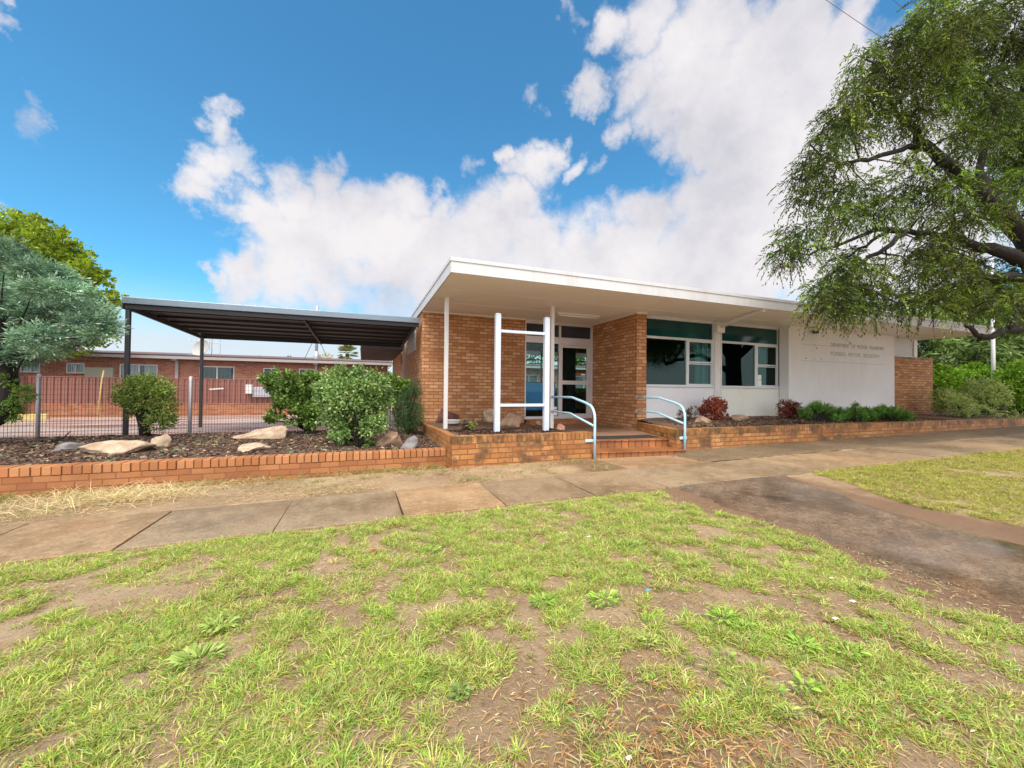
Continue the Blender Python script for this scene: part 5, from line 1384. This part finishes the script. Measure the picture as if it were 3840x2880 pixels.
# saucer by the veranda post, small plant in planter
b = spot(*p3(432, 440), Z=.37)
mb = MB(); mb.tube([b, b + Vector((0, 0, .02)), b + Vector((0, 0, .085))], [.13, .16, .175], 24); mb.tube([b + Vector((0, 0, .0851)), b + Vector((0, 0, .095))], [.185, .185], 24)
tag(mb.build('plant_saucer', M['white'], loc=b, smooth=False), 'round white plant saucer beside the dark boulder', 'saucer')
b = spot(*p3(620, 530), Z=.40); d = depth(b)
shrub('young_shrub', 'small dark twiggy plant with a yellow green tip, left of the sign frame', 'plant', b, lobes_px([(600, 450, 50), (580, 490, 45), (620, 500, 40)], p3, d, .05, cscale=kp) , 700, .03, .012, [(.09, .05, .03), (.07, .06, .03)], nst=14, stem_r=.005)
V, col, _ = foliage(lobes_px([(680, 430, 28), (660, 470, 26), (650, 500, 18)], p3, d - .1, .02, cscale=kp), 260, .045, .022, [(.25, .28, .08), (.33, .34, .12)])
t_ = [o for o in bpy.data.objects if o.name.startswith('young_shrub')][0]
npmesh('young_leaves', V, fquads(len(col)), M['leaf'], t_, col)

# ================================================================== flagpole, cables, antenna, dish, mast, timber, stakes
q_ = far(3724, 1200, 16.4)
M['pole_white'] = paint('pole_white', (.86, .86, .88), .4, .03)
fp_ = thing('flagpole', 'white flagpole standing in the bushes at the right end of the roof', 'flagpole', (q_.x, q_.y, .4))
mb = MB(); mb.tube([(q_.x, q_.y, .3), (q_.x - .02, q_.y, 3.5), (q_.x - .06, q_.y, 7.6)], [.066, .062, .045], 14); mb.build('pole', M['pole_white'], fp_, smooth=True)
mb = MB(); mb.tube([(q_.x - .06, q_.y, 7.6), (q_.x - .06, q_.y, 7.67)], [.06, .03], 12); mb.build('cap', M['white'], fp_, smooth=True)
for lab, a, b_ in (('thin dark overhead cable reaching the tree crown, lower of the two', (3000, -60), (3480, 250)), ('thin dark overhead cable at the top edge, upper of the two', (3260, -60), (3560, 150))):
    pa, pb = far(a[0], a[1], 22), far(b_[0], b_[1], 19)
    pa2 = pa + (pa - pb) * .6; pb2 = pb + (pb - pa) * 1.2
    mb = MB(); pts = [pa2.lerp(pb2, k / 16) - Vector((0, 0, .5 * math.sin(math.pi * k / 16))) + Vector((0, 0, .45)) for k in range(17)]
    mb.tube(pts, .012, 5); tag(mb.build('overhead_cable', M['black'], loc=pts[8]), lab, 'cable', 'overhead cables')
# satellite dish on the house roof
pd = spot(*c2(845, 610), Y=24.5)
ds = thing('satellite_dish', 'grey satellite dish on the brick house roof behind the carport post', 'satellite dish', (pd.x, pd.y, 2.75))
bm = bmesh.new(); bmesh.ops.create_uvsphere(bm, u_segments=28, v_segments=20, radius=1)
bmesh.ops.delete(bm, geom=[v for v in bm.verts if v.co.z > -.72], context='VERTS')
bmesh.ops.solidify(bm, geom=bm.faces[:], thickness=.03)
me = bpy.data.meshes.new('dish'); bm.to_mesh(me); bm.free(); me.materials.append(M['asbestos'])
me.transform(Matrix.Translation((0, 0, .9)) ); me.transform(Matrix.Scale(.80, 4)); me.transform(Matrix.Rotation(R(68), 4, 'X')); me.transform(Matrix.Rotation(R(-28), 4, 'Z')); me.transform(Matrix.Translation((0, 0, pd.z - 2.75)))
link('dish', me, ds, None)
mb = MB(); mb.tube([(pd.x, pd.y + .1, 2.6), (pd.x, pd.y + .1, pd.z)], .03, 8); mb.tube([(pd.x, pd.y, pd.z - .3), spot(*c2(720, 668), Y=24.2)], .015, 6); mb.build('mount', M['galv'], ds)
# TV antenna
pa = spot(*c2(935, 600), Y=24.8)
an = thing('antenna', 'thin TV antenna on the brick house roof right of the satellite dish', 'antenna', (pa.x, pa.y, 2.7))
mb = MB(); mb.tube([(pa.x, pa.y, 2.6), (pa.x, pa.y, spot(*c2(935, 525), Y=24.8).z)], .022, 6); mb.build('mast', M['galv'], an)
mb = MB()
za = spot(*c2(935, 548), Y=24.8).z
mb.tube([(pa.x - .95, pa.y, za + .04), (pa.x + .4, pa.y, za - .08)], .014, 5)
for k in range(7):
    x = pa.x - .8 + k * .19
    mb.tube([(x, pa.y - .25, za + .02 - k * .017), (x, pa.y + .25, za + .02 - k * .017)], .008, 4)
mb.tube([(pa.x + .36, pa.y, za + .25), (pa.x + .36, pa.y, za - .85)], .012, 5); mb.tube([(pa.x - .1, pa.y, za + .1), (pa.x - .1, pa.y, za - .45)], .01, 5)
mb.build('elements', M['galv'], an)
pm = spot(*s5(1700, 170), Y=30)
an2 = thing('antenna', 'faint distant antenna seen in the gap beside the office brick corner', 'antenna', (pm.x, pm.y, 3))
mb = MB(); mb.tube([(pm.x, pm.y, 0), (pm.x, pm.y, pm.z + .2)], .02, 5); mb.tube([(pm.x + .5, pm.y, pm.z - 1), (pm.x + .5, pm.y, pm.z + .1)], .012, 5); mb.tube([(pm.x - .3, pm.y, pm.z), (pm.x + .6, pm.y, pm.z - .05)], .012, 5); mb.build('mast', M['galv'], an2)
# mast with guy wires on the roof
pm = spot(*s5(783, 130), Y=23.6)
ms_ = thing('roof_mast', 'tall grey mast with guy wires rising from the brick house roof', 'mast', (pm.x, pm.y, 2.5))
mb = MB(); mb.tube([(pm.x, pm.y, 2.5), (pm.x, pm.y, 5.6)], .075, 10); mb.tube([(pm.x, pm.y, 2.5), (pm.x, pm.y, 3.15)], .11, 10); mb.build('pole', M['galv'], ms_, smooth=True)
for q in ((670, 140), (915, 200)):
    e = spot(*s5(*q), Y=25); mb = MB(); s_ = Vector((pm.x, pm.y, spot(*s5(745, 30), Y=23.6).z + .55)); mb.tube([s_, e + (e - s_) * .5], .018, 5); mb.build('guy_wire', M['galv'], ms_)
# white meter cabinet on the brown fence, timber lying on fence, yellow pipe
pw = spot(*c2(1262, 970), Y=19.9)
cab = thing('wall_cabinet', 'white electrical box with a grey panel fixed to the brown fence', 'electrical box', (pw.x, 19.95, pw.z))
a0 = spot(*c2(1238, 930), Y=19.9); a1 = spot(*c2(1296, 1010), Y=19.9); MB().box(a0.x, 19.80, a1.z, a1.x, 20.055, a0.z).build('box', M['white'], cab, bevel=.01)
a0 = spot(*c2(1300, 950), Y=19.95); a1 = spot(*c2(1480, 1040), Y=19.95); MB().box(a0.x, 19.9, a1.z, a1.x, 20.056, a0.z).build('panel', M['galv'], cab, bevel=.01)
a0 = spot(*c2(912, 972), Y=19.9); a1 = spot(*c2(1040, 964), Y=19.9)
mb = MB(); mb.beam(a0, a1, .05, .05); mb.beam(Vector((a0.x + .2, 20.06, a0.z)), Vector((a0.x + .2, 19.9, a0.z)), .03, .03); mb.beam(Vector((a1.x - .2, 20.06, a1.z)), Vector((a1.x - .2, 19.9, a1.z)), .03, .03)
tag(mb.build('handrail_bar', M['white'], loc=a0), 'short white bar fixed across the brown metal fence', 'bar')
a0 = spot(*c1(520, 1000), Y=19.5); a1 = spot(*c1(505, 1120), Y=19.5)
mb = MB(); mb.tube([(a1.x, 19.6, 0), a1 + Vector((0, .1, 0)), a0 + Vector((0, .1, 0)), (a0.x, 19.7, a0.z + .35)], .026, 8)
tag(mb.build('gas_pipe', M['yellow'], loc=(a1.x, 19.6, 0), smooth=True), 'yellow upright pipe in front of the brown metal fence', 'pipe')
a0 = spot(*c1(62, 1195), Z=.10); a1 = spot(*c1(252, 1186), Z=.10)
mb = MB(); mb.beam((a0.x - 3, a0.y - .1, .04), (a1.x, a1.y, .04), .25, .24); tag(mb.build('wheel_stop', M['yellow'], loc=(a1.x, a1.y, -.05), bevel=.03), 'yellow painted parking kerb on the car park at the left', 'kerb')
# stick in mulch, irrigation hose
a0 = spot(*c1(255, 1325), Z=.21); a1 = a0 + Vector((.22, .1, .17))
mb = MB(); mb.tube([a0, a0.lerp(a1, .5) + Vector((.04, 0, -.03)), a1], [.012, .012, .008], 7); tag(mb.build('broken_stick', M['bark'], loc=a0, smooth=True), 'short dark broken stick poking out of the mulch by the fence', 'stick')
hp = [spot(*c3(x, y), Z=.225) for x, y in ((340, 1268), (430, 1258), (520, 1254), (620, 1262), (720, 1250), (820, 1245))]
mb = MB(); mb.tube(hp, .012, 7); tag(mb.build('irrigation_hose', M['black'], loc=hp[0], smooth=True), 'black irrigation hose lying on the mulch beside the large flat rock', 'hose')

# ================================================================== GRASS, WEEDS, STRAW, CHIPS
def blades(P, D, Ln, W, bend, cols):
    """two-segment tapered blades; returns V,F,col (quads, last one narrow)"""
    n = len(P); D = unit(D); hz_ = unit(np.cross(D, np.array([0, 0, 1.0]) + RNG.normal(size=(n, 3)) * .35))
    m = P + D * (Ln * .5)[:, None]
    D2 = unit(D + np.array([0, 0, -1.0]) * bend[:, None] + D * np.array([1, 1, 0]) * (bend * .6)[:, None])
    e = m + D2 * (Ln * .5)[:, None]
    w = W[:, None]
    V = np.stack([P - hz_ * w * .4, P + hz_ * w * .4, m + hz_ * w * .5, m - hz_ * w * .5, e + hz_ * w * .07, e - hz_ * w * .07], 1).reshape(-1, 3)
    b = (np.arange(n) * 6)[:, None]
    F = np.concatenate([b + np.array([0, 1, 2, 3]), b + np.array([3, 2, 4, 5])], 1).reshape(-1, 4)
    return V, F, np.repeat(cols, 2, 0)

def lawn(name, area, keep, ntuft, nfill, seed, lenf, cols, drycols, label=None):
    rng = np.random.default_rng(seed); x0, x1, y0, y1 = area
    # tufts: position density falls off with distance
    def sample(n, loose=0):
        out = np.zeros((0, 2))
        while len(out) < n:
            x = rng.uniform(x0, x1, n * 3); y = rng.uniform(y0, y1, n * 3)
            k = keep(x, y, rng, loose); out = np.concatenate([out, np.stack([x[k], y[k]], 1)])
        return out[:n]
    T = sample(ntuft) + 0; lush = vnoise(T[:, 0], T[:, 1], 1.3, 31)
    per = np.clip((7 + 26 * rng.random(ntuft) ** 2 * (.6 + lush)), 5, 40).astype(int)
    ti = np.repeat(np.arange(ntuft), per); n = len(ti)
    a = rng.uniform(0, 2 * np.pi, n); spread = (.012 + .028 * rng.random(ntuft))[ti] * np.sqrt(rng.random(n))
    px = T[ti, 0] + np.cos(a) * spread; py = T[ti, 1] + np.sin(a) * spread
    lean = .25 + .75 * rng.random(n)
    D = np.stack([np.cos(a) * lean, np.sin(a) * lean, .35 + .75 * rng.random(n)], 1)
    tl = (.6 + .8 * rng.random(ntuft) * (.5 + lush))[ti]
    Ln = lenf * tl * (.45 + .85 * rng.random(n)); W = .0022 + .0026 * rng.random(n)
    tone = (1 + rng.normal(size=ntuft) * .24)[ti]
    mixv = np.clip(vnoise(T[:, 0], T[:, 1], .8, 77) * 1.5 - .35 + rng.normal(size=ntuft) * .2, 0, 1)[ti][:, None]
    c = np.array(cols); tc = rng.integers(0, len(c), ntuft)[ti]; bc_ = rng.integers(0, len(c), n); col = (c[tc] * .72 + c[bc_] * .28) * tone[:, None] * (1 + rng.normal(size=(n, 1)) * .1)
    dr = rng.random(n) < np.where(rng.random(ntuft) < .22, .65, .10)[ti]
    dc = np.array(drycols); col[dr] = dc[rng.integers(0, len(dc), dr.sum())]
    P = np.stack([px, py, gzv(px) - .016], 1)
    V1, F1, C1 = blades(P, D, Ln, W, .3 + .6 * rng.random(n), np.clip(col, .01, .9))
    # fill: short flat-lying blades and runners
    Pq = sample(nfill, .05); n2 = nfill
    a = rng.uniform(0, 2 * np.pi, n2); D = np.stack([np.cos(a), np.sin(a), .15 + .5 * rng.random(n2)], 1)
    Ln = .018 + .045 * rng.random(n2); W = .0022 + .0028 * rng.random(n2)
    col = np.array(cols)[rng.integers(0, len(cols), n2)] * (1 + rng.normal(size=(n2, 1)) * .2)
    dr = rng.random(n2) < .35; col[dr] = dc[rng.integers(0, len(dc), dr.sum())] * .9
    P = np.stack([Pq[:, 0], Pq[:, 1], gzv(Pq[:, 0]) - .008], 1)
    V2, F2, C2 = blades(P, D, Ln, W, .1 + .3 * rng.random(n2), np.clip(col, .01, .9))
    o = npmesh(name, np.concatenate([V1, V2]), np.concatenate([F1, F2 + len(V1)]), M['grassblade'], None, np.concatenate([C1, C2]))
    tag(o, label, None, None, 'stuff'); return o
GR = [(.38, .54, .07), (.48, .60, .09), (.30, .44, .065), (.54, .57, .16), (.42, .54, .10), (.32, .54, .13), (.40, .60, .10), (.62, .60, .22)]
DRY = [(.66, .52, .26), (.54, .39, .17), (.72, .60, .34), (.50, .29, .11)]
def keep_left(x, y, rng, loose=0):
    d = vnoise(x, y, 1.0, 51, 2) * .30 + vnoise(x, y, 7.5, 52, 3) * .74
    lim = .53 + .05 * np.clip((x + .8) / 1.6, 0, 1) + np.clip((1.6 - y), 0, 1) * .03 - np.clip((y - 3.4), 0, .6) * .16
    right = 3.55 + .10 * np.sin(y * 3.1)
    ok = (x < right) & (y < 4.09 + .03 * np.sin(x * 5)) & (d + rng.normal(size=len(x)) * .06 + loose > lim)
    vis = (np.abs((x * R0.x + y * R0.y) / np.maximum(.2, x * math.sin(YAW) + y * math.cos(YAW))) < 1.42)
    dens = np.clip(3.2 / (1 + .32 * (x * math.sin(YAW) + y * math.cos(YAW)) ** 2), .12, 1)
    return ok & vis & (rng.random(len(x)) < dens)
lawn('grass', (-5.5, 3.75, .35, 4.12), keep_left, 17000, 90000, 5, .046, GR, DRY, 'patchy yellow green grass on the verge in front of the footpath')
def keep_right(x, y, rng, loose=0):
    d = vnoise(x, y, 1.0, 61, 3) * .6 + vnoise(x, y, 5, 62, 2) * .4
    edge = 5.72 + np.maximum(0, y - 2.4) * .42 + .08 * np.sin(y * 4)
    ok = (x > edge) & (y < 4.06) & (d + rng.normal(size=len(x)) * .06 > .36)
    vis = (np.abs((x * R0.x + y * R0.y) / np.maximum(.2, x * math.sin(YAW) + y * math.cos(YAW))) < 1.45)
    return ok & vis
lawn('grass', (5.5, 16, .9, 4.08), keep_right, 5200, 30000, 6, .06, [(.35, .40, .055), (.43, .46, .075), (.27, .32, .045), (.50, .49, .14)], DRY, 'olive green mat of grass right of the wet crossing')
def keep_strip(x, y, rng, loose=0):
    d = vnoise(x, y, 2.0, 71, 3); near = np.clip((y - 5.9) * 1.2, 0, .3)
    return (y > 5.29) & (y < 6.70) & ~((x > 3.9) & (x < 5.75)) & ((x < 1.3) | (y < 6.25)) & (d + near + rng.normal(size=len(x)) * .05 > np.where(x > 1.2, .52, .56)) & (x < 3.95)
lawn('grass', (-6, 3.95, 5.29, 6.7), keep_strip, 900, 7000, 7, .085, [(.20, .26, .06), (.28, .32, .09), (.33, .31, .13)], DRY, 'thin weedy grass strip between the footpath and the brick walls')
def keep_rs(x, y, rng, loose=0):
    d = vnoise(x, y, 1.6, 91, 3)
    return (y > 5.3) & (y < 6.24) & (d + rng.normal(size=len(x)) * .05 > .55)
lawn('grass', (5.8, 16, 5.3, 6.24), keep_rs, 250, 5000, 8, .03, [(.12, .15, .05), (.16, .17, .07)], DRY, 'sparse mossy grass in the damp strip below the right retaining wall')

# dead straw litter over the verge soil
def straw(name, n, samp, seed, lf, cols, lift, label, pile=0):
    rng = np.random.default_rng(seed); x, y = samp(n, rng); n = len(x)
    a = rng.uniform(0, 2 * np.pi, n); D = np.stack([np.cos(a), np.sin(a), rng.random(n) * lift], 1)
    z = gzv(x) - .004 + rng.random(n) * pile
    V, F, C = blades(np.stack([x, y, z], 1), D, lf * (.4 + rng.random(n)), .002 + .003 * rng.random(n), .2 + .5 * rng.random(n), np.array(cols)[rng.integers(0, len(cols), n)] * (1 + rng.normal(size=(n, 1)) * .15))
    o = npmesh(name, V, F, M['straw'], None, np.clip(C, .01, .9)); tag(o, label, None, None, 'stuff')
def s1(n, rng):
    x = rng.uniform(-5, 3.9, n); y = .4 + 3.7 * rng.random(n) ** 1.5; d = vnoise(x, y, 1.3, 15)
    k = (x < 3.7) & (d + rng.normal(size=n) * .12 > .42); return x[k], y[k]
straw('dry_grass', 48000, s1, 21, .034, [(.58, .44, .23), (.46, .31, .15), (.22, .13, .065), (.66, .54, .33), (.34, .21, .10), (.40, .42, .14)], .25, 'dead straw bits scattered over the bare verge soil')
def s2(n, rng):
    x = rng.uniform(-6.5, 3.8, n); y = rng.uniform(5.27, 6.68, n); d = vnoise(x, y, 1.1, 17)
    k = (d + np.clip((-1.2 - x) * .12, -.16, .4) + rng.normal(size=n) * .12 > .46) & ((x < 1.3) | (y < 6.24)); return x[k], y[k]
straw('dry_grass', 20000, s2, 22, .085, [(.62, .48, .24), (.54, .40, .18), (.70, .57, .32), (.42, .28, .12)], .55, 'pale dead grass clippings along the foot of the low garden wall', .03)
def s3(n, rng):
    x = rng.normal(-2.6, .42, n); y = rng.normal(5.82, .17, n); return x, y
straw('dry_grass', 1500, s3, 23, .22, [(.72, .58, .30), (.62, .48, .24), (.78, .66, .40)], .9, 'heap of long pale straw by the footpath at the left', .10)
def s4(n, rng):
    x = rng.normal(1.1, .5, n); y = rng.normal(1.0, .25, n); return x, y
straw('dry_grass', 1800, s4, 24, .05, [(.50, .27, .10), (.58, .36, .15), (.40, .20, .08)], .7, 'patch of orange brown dead grass at the bottom middle')

# mulch chips
def chips(name, n, samp, zf, cols, size, seed, label):
    rng = np.random.default_rng(seed); x, y = samp(n, rng); n = len(x); z = zf(x, y) + .006
    a = rng.uniform(0, 2 * np.pi, n); D = np.stack([np.cos(a), np.sin(a), rng.normal(size=n) * .35], 1)
    Ln = size * (.4 + rng.random(n)); W = Ln * (.2 + .35 * rng.random(n))
    P = np.stack([x, y, z], 1) - unit(D) * (Ln * .5)[:, None]
    V = quads(P, D, Ln, W, S=np.cross(D, np.array([0, 0, 1.0])) + rng.normal(size=(n, 3)) * .3)
    o = npmesh(name, V, fquads(n), M['chips'], None, np.clip(np.array(cols)[rng.integers(0, len(cols), n)] * (1 + rng.normal(size=(n, 1)) * .25), .008, .8)); tag(o, label, None, None, 'stuff')
zb = lambda X, Y: np.interp(Y, [6.9, 7.2, 10.2], [.145, .165, .205]) + (vnoise(X, Y, 2.2, 8) - .5) * .05 + (vnoise(X, Y, 11, 9) - .5) * .05 * (Y > 7)
chips('wood_chips', 16000, lambda n, r: (r.uniform(-7.5, 1.3, n), r.uniform(6.97, 10.1, n)), zb, [(.08, .048, .033), (.13, .08, .055), (.20, .13, .09), (.055, .034, .025), (.32, .22, .155), (.12, .068, .05)], .06, 31, 'dark wood chip mulch over the left bed')
chips('leaf_litter', 900, lambda n, r: (r.uniform(-7.5, 1.0, n), r.uniform(6.97, 9.8, n)), zb, [(.42, .34, .18), (.30, .36, .22), (.50, .40, .24), (.24, .30, .16)], .085, 32, 'pale fallen leaves on the left mulch bed')
chips('wood_chips', 3500, lambda n, r: (r.uniform(1.6, 3.8, n), r.uniform(6.52, 7.9, n)), planter_z, [(.03, .018, .014), (.06, .035, .026), (.10, .06, .04)], .05, 33, 'dark mulch in the planter around the sign frame')
chips('wood_chips', 9000, lambda n, r: (r.uniform(6.6, 17, n), 6.52 + 1.5 * r.random(n) ** 2), lambda X, Y: rbed_z(X, Y), [(.025, .016, .014), (.05, .032, .028), (.10, .065, .045), (.20, .14, .09)], .055, 34, 'dark wet mulch along the top of the retaining wall')

# broadleaf weeds
def weed(label, px, cf, wm, n, cols, seed, lw=.25, h=.6):
    wm *= .78; n = int(n * 1.6); rng = np.random.default_rng(seed); random.seed(seed)
    b = gspot(*cf(*px)); t = thing('weed', label, 'weed', (b.x, b.y, b.z - .01), 'broadleaf weeds in the verge grass')
    a = rng.uniform(0, 2 * np.pi, n); rad = wm * .5 * np.sqrt(rng.random(n)) * .8
    P = np.stack([b.x + np.cos(a) * rad, b.y + np.sin(a) * rad * .7, np.full(n, b.z) + .005 + .02 * rng.random(n)], 1)
    el = .15 + h * rng.random(n); D = np.stack([np.cos(a + rng.normal(size=n) * .4), np.sin(a + rng.normal(size=n) * .4), el], 1)
    Ln = wm * .30 * (.4 + .8 * rng.random(n)); W = Ln * lw
    D = unit(D); S = unit(np.cross(D, np.array([0, 0, 1.0]) + rng.normal(size=(n, 3)) * .3)); w = W[:, None]
    p1 = P + D * (Ln * .35)[:, None]; p2 = P + D * (Ln * .7)[:, None]; up = np.array([0, 0, 1.0])
    D2 = unit(D + np.array([0, 0, -.6])); e = p2 + D2 * (Ln * .35)[:, None]
    V = np.stack([P - S * w * .08, P + S * w * .08, p1 + S * w * .38 + up * w * .1, p1 - S * w * .38 + up * w * .1, p2 + S * w * .5, p2 - S * w * .5, e + S * w * .08, e - S * w * .08], 1).reshape(-1, 3)
    q = (np.arange(n) * 8)[:, None]
    F = np.concatenate([q + np.array([0, 1, 2, 3]), q + np.array([3, 2, 4, 5]), q + np.array([5, 4, 6, 7])], 1).reshape(-1, 4)
    c = np.array(cols)[rng.integers(0, len(cols), n)] * (1 + rng.normal(size=(n, 1)) * .15)
    npmesh('leaves', V, F, M['grassblade'], t, np.clip(np.repeat(c, 3, 0), .01, .9))
    mb = MB(); mb.tube([(b.x, b.y, b.z - .03), (b.x, b.y, b.z + .004)], [.005, .003], 6); mb.build('root_crown', M['twig'], t)
WG = [(.30, .50, .07), (.40, .60, .10), (.22, .38, .055), (.50, .66, .14)]
WB = [(.38, .50, .12), (.50, .60, .18), (.28, .40, .09)]
weed('broad leaved green weed at the middle, left one of the two side by side', (40, 195), f8, .20, 60, WG, 1)
weed('broad leaved green weed at the middle, right one of the two side by side', (320, 190), f8, .24, 70, WG, 2)
weed('bright green weed stretching over bare soil right of the pair of weeds', (850, 270), f8, .20, 50, WG, 3)
weed('bright green weed touching the lower right end of another bright weed', (945, 315), f8, .16, 36, WG, 4)
weed('low green weed among the grass, upper of the right hand group', (1215, 395), f8, .20, 44, WG, 5)
weed('spreading green weed with loose leaves, rightmost of the right hand group', (1420, 425), f8, .18, 34, WG, 6)
weed('dark leafy green weed with upright leaves standing alone on bare soil at lower right', (1225, 580), f8, .15, 30, WG, 7, .42, .9)
weed('grey green rosette weed at the lower left', (230, 600), f7, .26, 70, WB, 8)
weed('grey green weed just above the rosette at the lower left', (360, 400), f7, .24, 60, WB, 9)
weed('small clover like weed with pale rounded leaves at the bottom middle', (1780, 800), f7, .12, 26, [(.22, .34, .09), (.28, .40, .12)], 10, .7, .5)
weed('small green weed near the path edge in front of the steps', (2030, 585), f5, .16, 40, WB, 11)
weed('leafy green weed in the grass left of the middle, near the red litter', (900, 620), f5, .20, 46, WG, 12)
weed('small bright weed left of the dark leafy weed at lower right', (1090, 600), f8, .12, 24, WG, 13)
weed('narrow leaved green weed below the bright stretching weed', (860, 440), f8, .14, 28, WG, 14)
weed('pale green weed right below the dark leafy weed at lower right', (1150, 705), f8, .13, 26, WB, 15)
weed('pale yellow green weed on bare soil below the pair of weeds', (520, 375), f8, .13, 30, [(.46, .54, .14), (.54, .60, .18)], 16)
# litter
def litter(label, px, cf, mat, s, seed):
    random.seed(seed); b = gspot(*cf(*px)); b.z += .012
    mb = MB(); pts = []
    n = 5; vs = []
    s *= .8
    for j in range(n):
        for i in range(n):
            vs.append((b.x + (i / (n - 1) - .5) * s * 1.6 + random.uniform(-.1, .1) * s, b.y + (j / (n - 1) - .5) * s + random.uniform(-.1, .1) * s, b.z + random.uniform(-.25, .35) * s * .5))
    fs = [(j * n + i, j * n + i + 1, (j + 1) * n + i + 1, (j + 1) * n + i) for j in range(n - 1) for i in range(n - 1)]
    mb.add(vs, fs); o = mb.build('litter', mat, loc=b); m = o.modifiers.new('thickness', 'SOLIDIFY'); m.thickness = .0015
    tag(o, label, 'litter')
litter('red scrap of plastic in the grass below the footpath', (592, 615), f5, M['red_litter'], .03, 1)
litter('small blue scrap in the grass right of the two middle weeds', (515, 143), f8, M['blue_litter'], .02, 2)
litter('crumpled white paper scrap on the grass at the right', (1360, 272), f8, M['paper'], .022, 3)
litter('small white scrap in the grass above the crumpled paper', (1440, 193), f8, M['paper'], .025, 4)
litter('white scrap nearest the wet crossing edge', (1345, 88), f8, M['paper'], .025, 5)
litter('white shard on the damp strip by the right handrail', (458, 158), f6, M['paper'], .05, 6)
litter('second white shard on the damp strip, further from the handrail', (557, 184), f6, M['paper'], .04, 7)
litter('white scrap on the soil at the bottom right of the middle', (430, 905), f8, M['paper'], .016, 8)
litter('white scrap in bare soil under the footpath in front of the steps', (1780, 540), f5, M['paper'], .025, 9)
litter('pale plastic lid beside the straw heap', (1005, 655), f4, M['paper'], .06, 10)
